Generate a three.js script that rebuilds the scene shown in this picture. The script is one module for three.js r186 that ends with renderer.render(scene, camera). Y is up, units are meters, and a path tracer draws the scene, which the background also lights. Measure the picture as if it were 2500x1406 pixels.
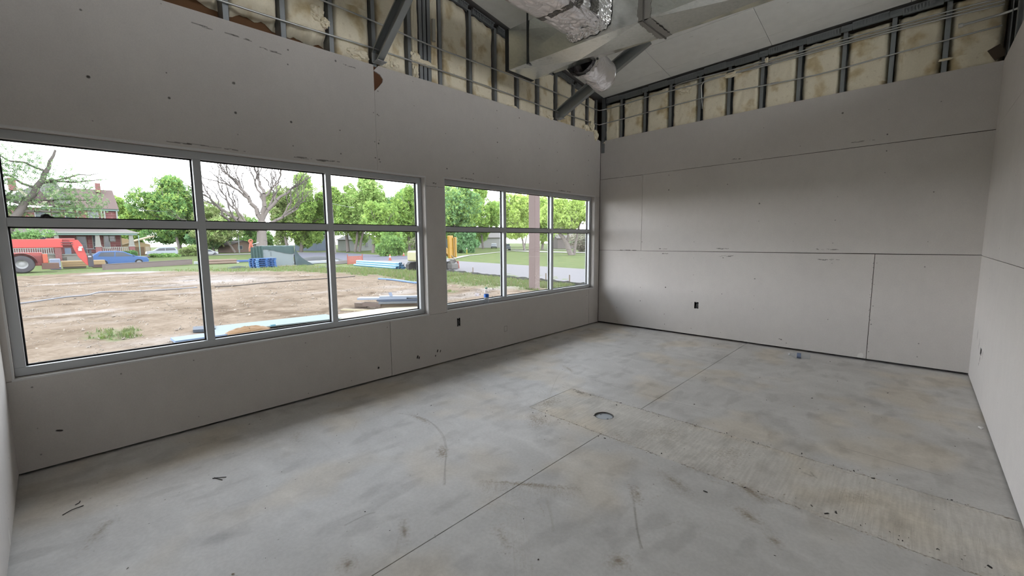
import * as THREE from 'three';
import { mergeGeometries } from 'three/addons/utils/BufferGeometryUtils.js';
import { RoundedBoxGeometry } from 'three/addons/geometries/RoundedBoxGeometry.js';
import { createNoise2D, createNoise3D } from 'simplex-noise';

// ---------------------------------------------------------------- camera, sky, exposure
const scene = new THREE.Scene();
const camera = new THREE.PerspectiveCamera(67.26, 2500 / 1406, 0.05, 600);
camera.position.set(3.8978, 1.4147, 6.3176);
camera.rotation.set(-0.1115, 0.7516, -0.0068, 'YXZ');
const renderer = new THREE.WebGLRenderer({ antialias: true });
renderer.toneMapping = THREE.LinearToneMapping;
renderer.toneMappingExposure = 1.0;
renderer.shadowMap.enabled = true;

function rng(seed) {
  let a = seed >>> 0;
  return () => { a = (a + 0x6d2b79f5) | 0; let t = Math.imul(a ^ (a >>> 15), 1 | a); t = (t + Math.imul(t ^ (t >>> 7), 61 | t)) ^ t; return ((t ^ (t >>> 14)) >>> 0) / 4294967296; };
}
const n2 = createNoise2D(rng(11)), n3 = createNoise3D(rng(12));
function fbm(x, y, oct = 4) { let s = 0, a = 0.5, n = 0; for (let i = 0; i < oct; i++) { s += a * n2(x, y); n += a; x = x * 2.03 + 17.1; y = y * 2.03 - 9.7; a *= 0.5; } return s / n; }
// a slow-varying pattern worked out on a coarse grid and read back between its points
function field(w, h, step, f) { const nx = Math.ceil(w / step) + 2, ny = Math.ceil(h / step) + 2, a = new Float32Array(nx * ny); for (let j = 0; j < ny; j++) for (let i = 0; i < nx; i++) a[j * nx + i] = f(i * step, j * step); return (x, y) => { const u = Math.max(0, x / step), v = Math.max(0, y / step), i = Math.min(nx - 2, Math.floor(u)), j = Math.min(ny - 2, Math.floor(v)), s = u - i, t = v - j, o = j * nx + i; return (a[o] * (1 - s) + a[o + 1] * s) * (1 - t) + (a[o + nx] * (1 - s) + a[o + nx + 1] * s) * t; }; }
const clamp = (x, a = 0, b = 1) => Math.min(b, Math.max(a, x));
const smooth = (a, b, x) => { const t = clamp((x - a) / (b - a)); return t * t * (3 - 2 * t); };
const lerp = (a, b, t) => a + (b - a) * t;

// hazy sky with broken cloud, the same all the way round: white towards the horizon, bluer overhead
const SKY = 9.2;
{
  const W = 1024, H = 512, d = new Float32Array(W * H * 4);
  for (let j = 0; j < H; j++) {
    const el = ((j + 0.5) / H - 0.5) * Math.PI, y = Math.sin(el), e = Math.max(el, 0) * 57.3, lum = 0.50 + 0.62 * Math.exp(-e / 28), hz = Math.exp(-e / 14);
    for (let i = 0; i < W; i++) {
      const az = ((i + 0.5) / W - 0.5) * 2 * Math.PI, x = Math.cos(az) * Math.cos(el), z = Math.sin(az) * Math.cos(el);
      const k = 1 / (Math.max(y, 0) + 0.22), c = smooth(-0.12, 0.32, fbm(x * k * 0.9 + 4, z * k * 0.9, 5) + 0.12) * 0.8;
      const o = (j * W + i) * 4;
      d[o] = SKY * lum * lerp(lerp(0.80, 0.99, hz), 1.03, c);
      d[o + 1] = SKY * lum * lerp(lerp(0.93, 1.0, hz), 1.02, c);
      d[o + 2] = SKY * lum * lerp(lerp(1.10, 1.02, hz), 1.03, c);
      d[o + 3] = 1;
    }
  }
  const t = new THREE.DataTexture(d, W, H, THREE.RGBAFormat, THREE.FloatType);
  t.mapping = THREE.EquirectangularReflectionMapping; t.magFilter = THREE.LinearFilter; t.needsUpdate = true;
  scene.background = t;
}

// ---------------------------------------------------------------- helpers
const taken = new Map();
function numbered(name) { const k = taken.get(name) ?? 0; taken.set(name, k + 1); return k ? name + '_' + String(k).padStart(3, '0') : name; }
function tag(o, label, category, group, kind) {
  if (label) o.userData.label = label;
  if (category) o.userData.category = category;
  if (group) o.userData.group = group;
  if (kind) o.userData.kind = kind;
  return o;
}
function thing(name, label, category, [x, y, z] = [0, 0, 0], turn = 0, group) {
  const o = new THREE.Group(); o.name = numbered(name); o.position.set(x, y, z); o.rotation.y = turn; scene.add(o);
  return tag(o, label, category, group);
}
function structure(name, label) { const o = new THREE.Group(); o.name = name; scene.add(o); return tag(o, label, null, null, 'structure'); }
function addMesh(name, geo, mat, parent = scene) {
  const m = new THREE.Mesh(geo, mat); m.name = parent === scene ? numbered(name) : name; m.castShadow = m.receiveShadow = true; parent.add(m); return m;
}
const V = (x, y, z) => new THREE.Vector3(x, y, z);
class Geo {                                   // collects pieces, merges them into one geometry
  constructor() { this.g = []; }
  add(g, m) { if (m) g.applyMatrix4(m); g = g.index ? g.toNonIndexed() : g; for (const k of Object.keys(g.attributes)) if (!['position', 'normal', 'uv'].includes(k)) g.deleteAttribute(k); this.g.push(g); return this; }
  box(w, h, d, x = 0, y = 0, z = 0, rx = 0, ry = 0, rz = 0) { return this.add(new THREE.BoxGeometry(w, h, d), new THREE.Matrix4().makeRotationFromEuler(new THREE.Euler(rx, ry, rz)).setPosition(x, y, z)); }
  rbox(w, h, d, r, x = 0, y = 0, z = 0, rx = 0, ry = 0, rz = 0) { return this.add(new RoundedBoxGeometry(w, h, d, 2, r), new THREE.Matrix4().makeRotationFromEuler(new THREE.Euler(rx, ry, rz)).setPosition(x, y, z)); }
  rod(a, b, r0, r1 = r0, n = 8, open = false) {
    const d = b.clone().sub(a), L = d.length(), g = new THREE.CylinderGeometry(r1, r0, L, n, 1, open);
    return this.add(g, new THREE.Matrix4().makeRotationFromQuaternion(new THREE.Quaternion().setFromUnitVectors(V(0, 1, 0), d.normalize())).setPosition(a.clone().add(b).multiplyScalar(0.5)));
  }
  tube(pts, r, n = 8, seg) { return this.add(new THREE.TubeGeometry(new THREE.CatmullRomCurve3(pts, false, 'centripetal'), seg ?? pts.length * 6, r, n, false)); }
  lathe(pts, n = 24, m) { return this.add(new THREE.LatheGeometry(pts.map((p) => new THREE.Vector2(p[0], p[1])), n), m); }
  extrude(pts, depth, m, holes = [], bevel = 0) {
    const s = new THREE.Shape(pts.map((p) => new THREE.Vector2(p[0], p[1])));
    for (const h of holes) s.holes.push(new THREE.Path(h.map((p) => new THREE.Vector2(p[0], p[1]))));
    return this.add(new THREE.ExtrudeGeometry(s, { depth, bevelEnabled: bevel > 0, bevelSize: bevel, bevelThickness: bevel, bevelSegments: 1, steps: 1 }), m);
  }
  done() { return this.g.length === 1 ? this.g[0] : mergeGeometries(this.g); }
  build(name, mat, parent) { return addMesh(name, this.done(), mat, parent); }
}
const G = () => new Geo();
const at = (x, y, z, rx = 0, ry = 0, rz = 0) => new THREE.Matrix4().makeRotationFromEuler(new THREE.Euler(rx, ry, rz)).setPosition(x, y, z);
const lin = (r, g, b) => new THREE.Color().setRGB(r, g, b);
const std = (c, roughness = 0.8, metalness = 0, more = {}) => new THREE.MeshStandardMaterial({ color: Array.isArray(c) ? lin(...c) : c, roughness, metalness, ...more });
function surface(g, nu, nv, f) {                // grid surface from f(u, v) -> [x, y, z]
  const p = [], uv = [], ix = [];
  for (let j = 0; j <= nv; j++) for (let i = 0; i <= nu; i++) { const q = f(i / nu, j / nv); p.push(q[0], q[1], q[2]); uv.push(q[3] ?? i / nu, q[4] ?? j / nv); }
  for (let j = 0; j < nv; j++) for (let i = 0; i < nu; i++) { const a = j * (nu + 1) + i, b = a + 1, c = a + nu + 1, d = c + 1; ix.push(a, b, d, a, d, c); }
  const o = new THREE.BufferGeometry();
  o.setAttribute('position', new THREE.Float32BufferAttribute(p, 3)); o.setAttribute('uv', new THREE.Float32BufferAttribute(uv, 2)); o.setIndex(ix); o.computeVertexNormals();
  if (g) { g.add(o); return g; }
  return o;
}
// a canvas texture: fill(x, y) gives sRGB 0..255 for each texel, paint(ctx) draws marks on it
function canvasTex(W, H, fill, paint, srgb = true) {
  const c = document.createElement('canvas'); c.width = W; c.height = H;
  const x = c.getContext('2d'), im = x.createImageData(W, H), d = im.data;
  for (let j = 0, o = 0; j < H; j++) for (let i = 0; i < W; i++, o += 4) { const q = fill(i, j); d[o] = q[0]; d[o + 1] = q[1]; d[o + 2] = q[2]; d[o + 3] = 255; }
  x.putImageData(im, 0, 0);
  if (paint) paint(x, W, H);
  const t = new THREE.CanvasTexture(c); t.wrapS = t.wrapT = THREE.RepeatWrapping; t.magFilter = THREE.LinearFilter;
  if (srgb) t.colorSpace = THREE.SRGBColorSpace;
  return t;
}

// ---------------------------------------------------------------- shared materials
const M = {
  galv: std([0.46, 0.48, 0.49], 0.42, 0.85),
  galvDark: std([0.30, 0.32, 0.33], 0.5, 0.8),
  steel: std([0.24, 0.26, 0.27], 0.5, 0.75),
  conduit: std([0.55, 0.56, 0.55], 0.35, 0.9),
  alu: std([0.50, 0.52, 0.535], 0.42, 0.35),
  bead: std([0.66, 0.66, 0.65], 0.5, 0.1),
  black: std([0.012, 0.012, 0.012], 0.7),
  dark: std([0.03, 0.03, 0.03], 0.9),
  glass: new THREE.MeshPhysicalMaterial({ color: 0xffffff, roughness: 0.0, transmission: 1, thickness: 0, ior: 1.5 }),
};
// ---------------------------------------------------------------- room shell: window wall x = 0, far wall z = 0, right wall x = RW, near wall z = RL
const RW = 4.367, RL = 6.55;
const ceilY = (x, z) => 3.65 + 0.15 * z + 0.045 * x;

// gypsum board faces: grey paper with faint fibre, screw dots, pencil and scuff marks
function boardTex(wm, hm, seed, marks) {
  const P = 270, W = Math.min(2048, Math.round(wm * P)), H = Math.round(hm * P), r = rng(seed);
  const soft = field(W, H, 10, (i, j) => 3.2 * fbm(i / P * 0.8 + seed, j / P * 0.8, 3) + 2.2 * fbm(i / P * 9, j / P * 5 + seed, 2));
  const t = canvasTex(W, H, (i, j) => {
    const n = soft(i, j) + (r() - 0.5) * 7;
    return [204 + n, 199 + n, 194 + n * 0.9];
  }, (c) => {
    c.lineCap = 'round';
    const X = (u) => u * P, Y = (v) => H - v * P;
    const dot = (u, v, s = 1) => { c.fillStyle = `rgba(70,66,62,${0.55 + 0.4 * r()})`; c.beginPath(); c.arc(X(u), Y(v), (0.9 + 0.9 * r()) * s, 0, 7); c.fill(); };
    const streak = (u, v, L, col = 'rgba(70,66,60,0.55)', tilt = 0) => { for (let k = 0; k < 12; k++) { c.strokeStyle = col; c.lineWidth = 0.6 + r() * 1.2; const a = u + (r() - 0.5) * L, b = v + (r() - 0.5) * 0.012 + tilt * (a - u); c.beginPath(); c.moveTo(X(a), Y(b)); c.lineTo(X(a + r() * L * 0.22), Y(b + (r() - 0.5) * 0.006)); c.stroke(); } };
    marks({ c, X, Y, dot, streak, r });
  });
  t.repeat.set(P / W, P / H);
  return t;
}
const boardMat = (tex) => std(0xffffff, 0.92, 0, { map: tex });
const texL = boardTex(6.6, 3.12, 3, ({ c, X, Y, dot, streak, r }) => {         // u = 6.6 - z
  for (let z = 0.36; z < 6.5; z += 0.406) {
    for (const y of [2.2, 2.42, 2.62, 2.82, 3.0]) if (r() < 0.7) dot(6.6 - z + (r() - 0.5) * 0.015, y + (r() - 0.5) * 0.08, r() < 0.4 ? 1.4 : 0.9);
    for (const y of [0.08, 0.3, 0.52]) if (r() < 0.35) dot(6.6 - z, y + (r() - 0.5) * 0.05, 0.7);
  }
  streak(6.6 - 5.3, 2.965, 0.35); streak(6.6 - 4.95, 2.93, 0.2); streak(6.6 - 4.3, 2.99, 0.12); streak(6.6 - 5.4, 2.115, 0.6); streak(6.6 - 4.7, 2.12, 0.35); streak(6.6 - 4.55, 2.125, 0.2);
  streak(6.6 - 1.0, 2.125, 0.3); streak(6.6 - 2.9, 2.12, 0.2); streak(6.6 - 3.38, 2.03, 0.05);
  for (const y of [2.62, 2.35, 2.2]) { dot(6.6 - 4.03, y, 1.3); dot(6.6 - 4.07, y + 0.01, 1.2); }
  c.fillStyle = 'rgba(30,27,25,0.92)';                                       // torn paper and gouges near the floor
  for (const [z, y, w, h] of [[3.66, 0.15, 5, 10], [3.64, 0.138, 4, 8], [3.39, 0.165, 4, 9], [3.35, 0.155, 3, 8], [3.42, 0.115, 3, 6], [4.13, 0.135, 5, 6], [6.36, 0.23, 9, 3]]) { c.beginPath(); c.ellipse(X(6.6 - z), Y(y), w / 2, h / 2, 0.3, 0, 7); c.fill(); }
  c.strokeStyle = 'rgba(90,85,80,0.35)'; c.lineWidth = 2; c.strokeRect(X(6.6 - 2.3), Y(0.28), 14, 18);
});
const texF = boardTex(4.4, 3.12, 5, ({ dot, streak, r, c, X, Y }) => {           // u = x
  for (let x = 0.355; x < 4.3; x += 0.402) for (const y of [0.1, 0.28, 0.46, 0.66, 0.9, 1.12, 1.34, 1.6, 1.86, 2.12, 2.36, 2.52, 2.8]) if (r() < 0.5) dot(x + (r() - 0.5) * 0.014, y + (r() - 0.5) * 0.06, r() < 0.2 ? 1.5 : 0.8);
  for (const [x, y, L] of [[1.95, 1.27, 0.18], [1.97, 1.17, 0.16], [3.1, 1.275, 0.22], [3.12, 1.15, 0.2], [1.1, 1.26, 0.12], [1.12, 1.19, 0.1], [3.36, 2.48, 0.2], [0.5, 1.235, 0.3], [2.7, 0.12, 0.05], [2.05, 2.45, 0.1]]) streak(x, y, L);
  for (let k = 0; k < 14; k++) dot(3.553 + (r() - 0.5) * 0.03, 0.15 + r() * 1.0, 0.6);
  c.fillStyle = 'rgba(225,222,216,0.8)'; c.beginPath(); c.ellipse(X(2.3), Y(0.03), 9, 4, 0, 0, 7); c.fill(); c.beginPath(); c.ellipse(X(3.5), Y(0.05), 7, 10, 0.4, 0, 7); c.fill();
  for (let k = 0; k < 40; k++) { c.fillStyle = `rgba(205,202,197,${0.5 * r()})`; c.beginPath(); c.arc(X(4.3 + r() * 0.06), Y(r() * 2.4), 1 + r() * 3, 0, 7); c.fill(); }
});
const texR = boardTex(6.6, 3.12, 8, ({ c, X, Y, dot, r }) => {                   // u = z
  for (let z = 0.4; z < 6.4; z += 0.406) for (const y of [0.3, 0.7, 1.1, 1.35, 1.8, 2.3, 2.8]) if (r() < 0.35) dot(z, y + (r() - 0.5) * 0.1, 0.8);
  for (const [z, y, w, h] of [[0.42, 0.53, 4, 30], [0.62, 0.47, 4, 26], [0.8, 0.36, 12, 20], [0.95, 0.42, 8, 26], [0.75, 0.29, 9, 8]]) { c.strokeStyle = 'rgba(60,54,52,0.7)'; c.lineWidth = 1.5; for (let k = 0; k < 6; k++) { c.beginPath(); const x0 = X(z) + (r() - 0.5) * w, y0 = Y(y) + (r() - 0.5) * h * 0.5; c.moveTo(x0, y0); c.lineTo(x0 + (r() - 0.5) * 3, y0 + h * 0.5 * (0.4 + r())); c.stroke(); } }
});
const MB = { L: boardMat(texL), F: boardMat(texF), R: boardMat(texR) };
const rot = (m, x, y, z) => new THREE.Matrix4().set(m[0], m[1], m[2], x, m[3], m[4], m[5], y, m[6], m[7], m[8], z, 0, 0, 0, 1);
const T = 0.0127;
// shape coordinates (s, y); the front face of each board lies in the wall plane
const PLACE = {
  L: rot([0, 0, 1, 0, 1, 0, -1, 0, 0], -T, 0, 6.6),        // s = 6.6 - z, faces +x
  F: rot([1, 0, 0, 0, 1, 0, 0, 0, 1], 0, 0, -T),           // s = x, faces +z
  R: rot([0, 0, -1, 0, 1, 0, 1, 0, 0], RW + T, 0, 0),      // s = z, faces -x
  N: rot([-1, 0, 0, 0, 1, 0, 0, 0, -1], 4.4, 0, RL + T),   // s = 4.4 - x, faces -z
};
const board = (where, pts, parent, holes = []) => G().extrude(pts, T, PLACE[where], holes).build('drywall_board', MB[where] ?? MB.F, parent);
const Z = (pts) => pts.map(([z, y]) => [6.6 - z, y]);

// window wall
const wl = structure('wall_left', 'grey drywall window wall with exposed studs and insulation along its top');
const box2 = (z, y, w = 0.05, h = 0.1) => [[z - w / 2, y - h / 2], [z + w / 2, y - h / 2], [z + w / 2, y + h / 2], [z - w / 2, y + h / 2]];
board('L', Z([[6.55, 0.016], [6.55, 0.588], [3.983, 0.588], [3.983, 0.02]]), wl);
board('L', Z([[3.978, 0.018], [3.978, 0.588], [3.497, 0.588], [3.24, 0.588], [3.235, 0.607], [0.303, 0.607], [0.303, 0.018]]), wl, [Z(box2(3.072, 0.45)).reverse()]);
board('L', Z([[0.299, 0.018], [0.299, 0.607], [0.165, 0.607], [0.165, 2.096], [0.013, 2.096], [0.013, 0.018]]), wl);
board('L', Z([[3.497, 0.592], [3.497, 1.99], [3.238, 1.99], [3.238, 0.592]]), wl);
board('L', Z([[6.55, 0.592], [6.518, 0.592], [6.518, 2.082], [4.053, 2.082], [4.053, 2.875], [4.053, 3.07], [4.6, 3.066], [5.0, 3.061], [5.6, 3.056], [6.55, 3.048]]), wl);
board('L', Z([[4.051, 2.082], [3.497, 2.082], [3.497, 1.994], [3.238, 1.994], [3.238, 2.099], [0.013, 2.099], [0.013, 2.995], [0.12, 3.01], [0.17, 3.098], [0.33, 3.1], [1.0, 3.096], [1.7, 3.091], [2.4, 3.093], [3.3, 3.084], [4.0, 3.073], [4.051, 3.02], [4.03, 3.012], [3.985, 2.998], [3.955, 2.965], [3.96, 2.935], [3.995, 2.89], [4.051, 2.83]]), wl);
addMesh('wood_panel', G().box(0.001, 0.26, 0.16, -0.0129, 2.93, 4.0).done(), std([0.13, 0.055, 0.025], 0.9), wl);

// outer build-up of the window wall, in pieces round the two openings
const wall = (g, x0, x1, y0, y1, z0, z1) => g.box(x1 - x0, y1 - y0, z1 - z0, (x0 + x1) / 2, (y0 + y1) / 2, (z0 + z1) / 2);
{
  const g = G(), o = G();
  for (const [q, x0, x1] of [[g, -0.150, -0.137], [o, -0.157, -0.151]]) {
    wall(q, x0, x1, -0.4, 0.6, -0.3, 6.85); wall(q, x0, x1, 2.09, 5.6, -0.3, 6.85);
    wall(q, x0, x1, 0.6, 2.09, -0.3, 0.165); wall(q, x0, x1, 0.6, 2.09, 3.235, 3.5); wall(q, x0, x1, 0.6, 2.09, 6.515, 6.85);
  }
  g.build('sheathing', std([0.17, 0.085, 0.04], 0.9), wl);
  o.build('outer_facing', std([0.30, 0.27, 0.24], 0.9), wl);
}
const studGeo = (h, dep = 0.12) => { const g = G(); g.box(0.041, h, 0.0016, 0, h / 2, -0.0008); g.box(0.0016, h, dep, -0.0197, h / 2, -dep / 2); g.box(0.041, h, 0.0016, 0, h / 2, -dep + 0.0008); g.box(0.0016, h, 0.012, 0.0197, h / 2, -0.006); return g.done(); };
const studAt = (parent, x, z, y0, y1, turn, tw = 0) => { const m = addMesh('metal_stud', studGeo(y1 - y0), M.galvDark, parent); m.position.set(x, y0, z); m.rotation.y = turn + tw; return m; };
const studsL = [0.37, 0.745, 1.18, 1.585, 1.997, 2.4, 2.805, 3.24, 3.385, 3.44, 3.49, 3.63, 4.03, 4.442, 4.843, 5.25, 5.655, 6.06, 6.46];
for (const z of studsL) studAt(wl, -0.0135, z, z > 3.3 && z < 3.46 ? 0.02 : 2.2, ceilY(0, z) - 0.06, Math.PI / 2);
studAt(wl, -0.0135, 0.12, 2.2, ceilY(0, 0.12) - 0.05, Math.PI / 2); studAt(wl, -0.05, 0.05, 2.2, 3.6, Math.PI / 2 + 0.5);

// batt insulation: a soft block between two studs, bulging and torn a little
const battTex = canvasTex(1024, 1024, (i, j) => {
  const x = i / 1024, y = j / 1024, st = smooth(0.0, 0.7, fbm(x * 2.6, y * 2.6 + 40, 4)), st2 = smooth(0.38, 0.75, fbm(x * 9 + 7, y * 9, 3)), n = 12 * fbm(x * 40, y * 40, 3) + 9 * fbm(x * 6 + 3, y * 6, 3);
  return [lerp(243, 208, st) + 0.35 * n - 14 * st2, lerp(234, 190, st) + 0.35 * n - 16 * st2, lerp(210, 150, st) + 0.35 * n - 18 * st2];
});
const battMat = std(0xffffff, 1, 0, { map: battTex, bumpMap: battTex, bumpScale: 0.004 });
let battSeed = 0;
function batt(parent, put, w, h, depth, slope = 0, droop = 0) {
  const s = ++battSeed * 7.3, g = surface(null, 14, 18, (u, v) => {
    const e = Math.min(u, 1 - u, (v < 0.5 ? v : 1 - v) * h / w), edge = Math.sqrt(clamp(e / 0.09)), x = (u - 0.5) * w * (1 + 0.03 * fbm(s, v * 4, 2)), top = h + slope * x;
    const y = v * top + 0.012 * fbm(u * 3 + s, v * 2, 2) - droop * smooth(0.3, 0, v) * (0.5 + fbm(u * 2 + s, 3, 2));
    const z = -depth * (1 - edge) + edge * (0.012 * fbm(u * 2.6 + s, v * 2.6, 3) + 0.004 * fbm(u * 9 + s, v * 9, 2));
    return [x, y, z, u * w * 1.1 + s * 0.37, v * top * 1.1 + s * 0.61];
  });
  const m = addMesh('insulation_batt', g, battMat, parent); put(m); return m;
}
const cavL = [[0.145, 0.345], [0.395, 0.72], [0.77, 1.155], [1.205, 1.56], [1.61, 1.972], [2.022, 2.375], [2.425, 2.78], [2.83, 3.215], [3.262, 3.362], [3.515, 3.6], [3.655, 4.005], [4.055, 4.417], [4.467, 4.818], [4.868, 5.225], [5.275, 5.63], [5.68, 6.035], [6.085, 6.435]];
for (const [z0, z1] of cavL) {
  const zc = (z0 + z1) / 2, y0 = zc > 4.8 ? 3.19 : zc > 4.45 ? 3.15 : 3.03, h = ceilY(0, zc) - 0.05 - y0;
  batt(wl, (m) => { m.position.set(-0.022, y0, zc); m.rotation.y = Math.PI / 2; }, z1 - z0 + 0.01, h, 0.11, -0.15, zc > 3.9 ? 0.05 : 0.02);
}
// loose tufts of insulation pushed into gaps and hanging over the conduits
const tuft = (parent, x, y, z, a, b, c, s) => { const g = new THREE.IcosahedronGeometry(1, 4), p = g.attributes.position; for (let i = 0; i < p.count; i++) { const v = V().fromBufferAttribute(p, i), k = 1 + 0.30 * n3(v.x * 1.3 + s, v.y * 1.3, v.z * 1.3) + 0.16 * n3(v.x * 3.4, v.y * 3.4 + s, v.z * 3.4); p.setXYZ(i, v.x * k * a, v.y * k * b, v.z * k * c); } g.computeVertexNormals(); const m = addMesh('insulation_scrap', g, battMat, parent); m.position.set(x, y, z); return m; };
for (const [x, y, z, a, b, c] of [[-0.02, 3.27, 3.56, 0.03, 0.06, 0.07], [-0.01, 3.25, 3.44, 0.025, 0.03, 0.12], [-0.03, 3.14, 3.56, 0.03, 0.07, 0.04], [-0.03, 3.13, 4.2, 0.04, 0.05, 0.11], [-0.03, 3.16, 3.82, 0.035, 0.07, 0.05], [-0.03, 3.18, 3.92, 0.035, 0.08, 0.045], [-0.03, 3.1, 2.62, 0.03, 0.025, 0.1], [-0.03, 3.1, 2.1, 0.03, 0.025, 0.1], [-0.02, 3.11, 1.32, 0.03, 0.03, 0.08], [-0.02, 3.13, 0.42, 0.04, 0.05, 0.08], [-0.01, 3.2, 0.27, 0.04, 0.07, 0.05], [0.0, 3.06, 0.16, 0.035, 0.08, 0.05], [-0.02, 3.36, 4.56, 0.03, 0.06, 0.06], [-0.02, 3.3, 4.49, 0.03, 0.04, 0.04]]) tuft(wl, x, y, z, a, b, c, z * 5);
G().rod(V(0.004, 3.5, 3.335), V(0.0, 3.72, 3.332), 0.02, 0.02, 12).build('pipe_sleeve', std([0.6, 0.58, 0.5], 0.8), wl);

// slotted head track along the underside of the ceiling
function slotTrack(g, L, slots) { g.box(L, 0.014, 0.003, L / 2, 0.007, 0); g.box(L, 0.014, 0.003, L / 2, 0.068, 0); const n = Math.round(L / 0.026); for (let k = 0; k < n; k++) g.box(0.013, 0.05, 0.003, (k + 0.25) * L / n, 0.038, 0); g.box(L, 0.075, 0.002, L / 2, 0.037, -0.03); return g; }
for (let k = 0; k < studsL.length - 1; k++) {
  const z0 = studsL[k] + 0.03, z1 = studsL[k + 1] - 0.03; if (z1 - z0 < 0.1) continue;
  const m = addMesh('head_track', slotTrack(G(), z1 - z0).done(), M.galvDark, wl); m.position.set(0.004, ceilY(0, z1) - 0.095, z1); m.rotation.set(0, Math.PI / 2, Math.atan(-0.15), 'YXZ');
}

// far wall
const wf = structure('wall_back', 'grey drywall end wall under a band of insulation between metal studs');
board('F', [[0, 0.026], [1.6, 0.026], [3.551, 0.026], [3.551, 1.223], [0, 1.226]], wf, [box2(1.625, 0.455, 0.06, 0.095).reverse()]);
board('F', [[3.556, 0.026], [RW, 0.026], [RW, 1.227], [3.556, 1.223]], wf);
board('F', [[0, 1.231], [0.746, 1.230], [0.746, 2.382], [0, 2.378]], wf);
board('F', [[0.750, 1.230], [RW, 1.232], [RW, 2.430], [0.750, 2.384]], wf);
board('F', [[0, 2.383], [0.75, 2.388], [RW, 2.436], [RW, 3.064], [2.2, 3.04], [1.2, 3.018], [0.6, 3.01], [0, 2.99]], wf);
addMesh('sheathing', wall(wall(G(), -0.3, 8.3, -0.4, 5.0, -0.3, -0.172), -0.3, 4.9, 0, 5, -0.17, -0.16).done(), std([0.07, 0.05, 0.035], 0.9), wf);
const studsF = [0.352, 0.745, 1.138, 1.547, 1.93, 2.317, 2.714, 3.138, 3.552, 3.962];
for (const x of studsF) {
  studAt(wf, x, -0.0135, 2.2, ceilY(x, 0) - 0.07, 0, (n2(x, 5)) * 0.05);
  G().box(0.1, 0.07, 0.004, x + 0.005, ceilY(x, 0) - 0.058, 0.004).box(0.05, 0.006, 0.006, x - 0.005, ceilY(x, 0) - 0.055, 0.007).build('slide_clip', M.steel, wf);
}
const cavF = [0.03, ...studsF, RW + 0.02];
for (let k = 0; k < cavF.length - 1; k++) {
  const x0 = cavF[k] + 0.028, x1 = cavF[k + 1] - 0.026, xc = (x0 + x1) / 2;
  batt(wf, (m) => m.position.set(xc, 2.9, -0.02), x1 - x0 + 0.008, ceilY(xc, 0) - 0.085 - 2.9, 0.10, 0.045, 0);
  const tr = addMesh('head_track', slotTrack(G(), x1 - x0 - 0.05).done(), M.galvDark, wf); tr.position.set(x0 + 0.03, ceilY(x0, 0) - 0.085 - (k % 2) * 0.012, 0.002); tr.rotation.z = Math.atan(0.045);
}
for (const [x, y, z, a, b, c] of [[1.35, 3.5, -0.01, 0.09, 0.05, 0.02], [1.95, 3.54, 0, 0.1, 0.03, 0.02], [2.36, 3.6, 0, 0.02, 0.04, 0.02], [0.47, 3.47, -0.01, 0.06, 0.03, 0.02], [3.97, 3.18, 0.0, 0.05, 0.012, 0.012], [0.05, 2.96, 0.0, 0.03, 0.02, 0.02]]) tuft(wf, x, y, z, a, b, c, x * 3);
G().box(0.09, 0.12, 0.006, 4.32, 3.15, -0.005, 0, 0, 0.5).build('kraft_paper', std([0.09, 0.07, 0.05], 0.9), wf);

// corner: dark built-up steel post between the two framed walls
G().box(0.05, 0.9, 0.05, 0.045, 3.25, -0.005).box(0.012, 0.9, 0.09, 0.09, 3.25, -0.06).build('corner_post', M.steel, wf);

// right wall and near wall
const wr = structure('wall_right', 'pale drywall side wall seen edge-on at the right');
board('R', [[0, 0.016], [RL, 0.016], [RL, 1.222], [0, 1.222]], wr, [box2(0.8, 0.41, 0.1, 0.06).reverse()]);
board('R', [[0, 1.226], [RL, 1.226], [RL, 2.44], [0, 2.44]], wr);
board('R', [[0, 2.4415], [RL, 2.4415], [RL, 3.045], [0, 3.06]], wr);
wall(wall(G(), RW + 0.105, RW + 0.13, -0.1, 3.04, -0.2, RL), RW + 0.105, RW + 0.13, 3.04, 5.6, -0.2, 1.0).build('partition_core', std([0.45, 0.43, 0.4], 0.9), wr);
for (let z = 0.05; z < 1.0; z += 0.406) studAt(wr, RW + 0.0135, z, 2.4, ceilY(RW, z) - 0.06, -Math.PI / 2).scale.z = 0.6;
const wn = structure('wall_front', 'drywall wall at the left edge of the room');
board('N', [[4.4 - RW, 0.016], [4.4, 0.016], [4.4, 3.05], [4.4 - RW, 3.05]], wn);
wall(G(), -0.3, 8.3, -0.4, 5.6, RL + 0.02, RL + 0.2).build('partition_core', std([0.62, 0.6, 0.57], 0.9), wn);
// beyond the low side partition: the daylit room next door, whose light comes in over the partition
const nx = structure('wall_next_room', 'outer wall of the next room');
wall(wall(wall(wall(G(), 8.0, 8.2, -0.4, 1.0, -0.3, 6.8), 8.0, 8.2, 3.95, 5.8, -0.3, 6.8), 8.0, 8.2, 1.0, 3.95, -0.3, 0.35), 8.0, 8.2, 1.0, 3.95, 6.5, 6.8).build('wall_core', std([0.5, 0.48, 0.45], 0.9), nx);
const w3 = structure('window_3', 'long window of the next room');
for (let k = 0; k < 6; k++) { const m = addMesh('glass_pane', new THREE.BoxGeometry(0.004, 2.85, 0.97), M.glass, w3); m.position.set(8.1, 2.475, 0.86 + 1.025 * k); }
for (let k = 0; k < 7; k++) addMesh('mullion', new RoundedBoxGeometry(0.1, 2.95, 0.05, 2, 0.002), M.alu, w3).position.set(8.1, 2.475, 0.35 + 1.025 * k);
for (const y of [1.025, 3.925]) addMesh('frame_rail', new RoundedBoxGeometry(0.1, 0.05, 6.15, 2, 0.002), M.alu, w3).position.set(8.1, y, 3.425);

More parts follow.
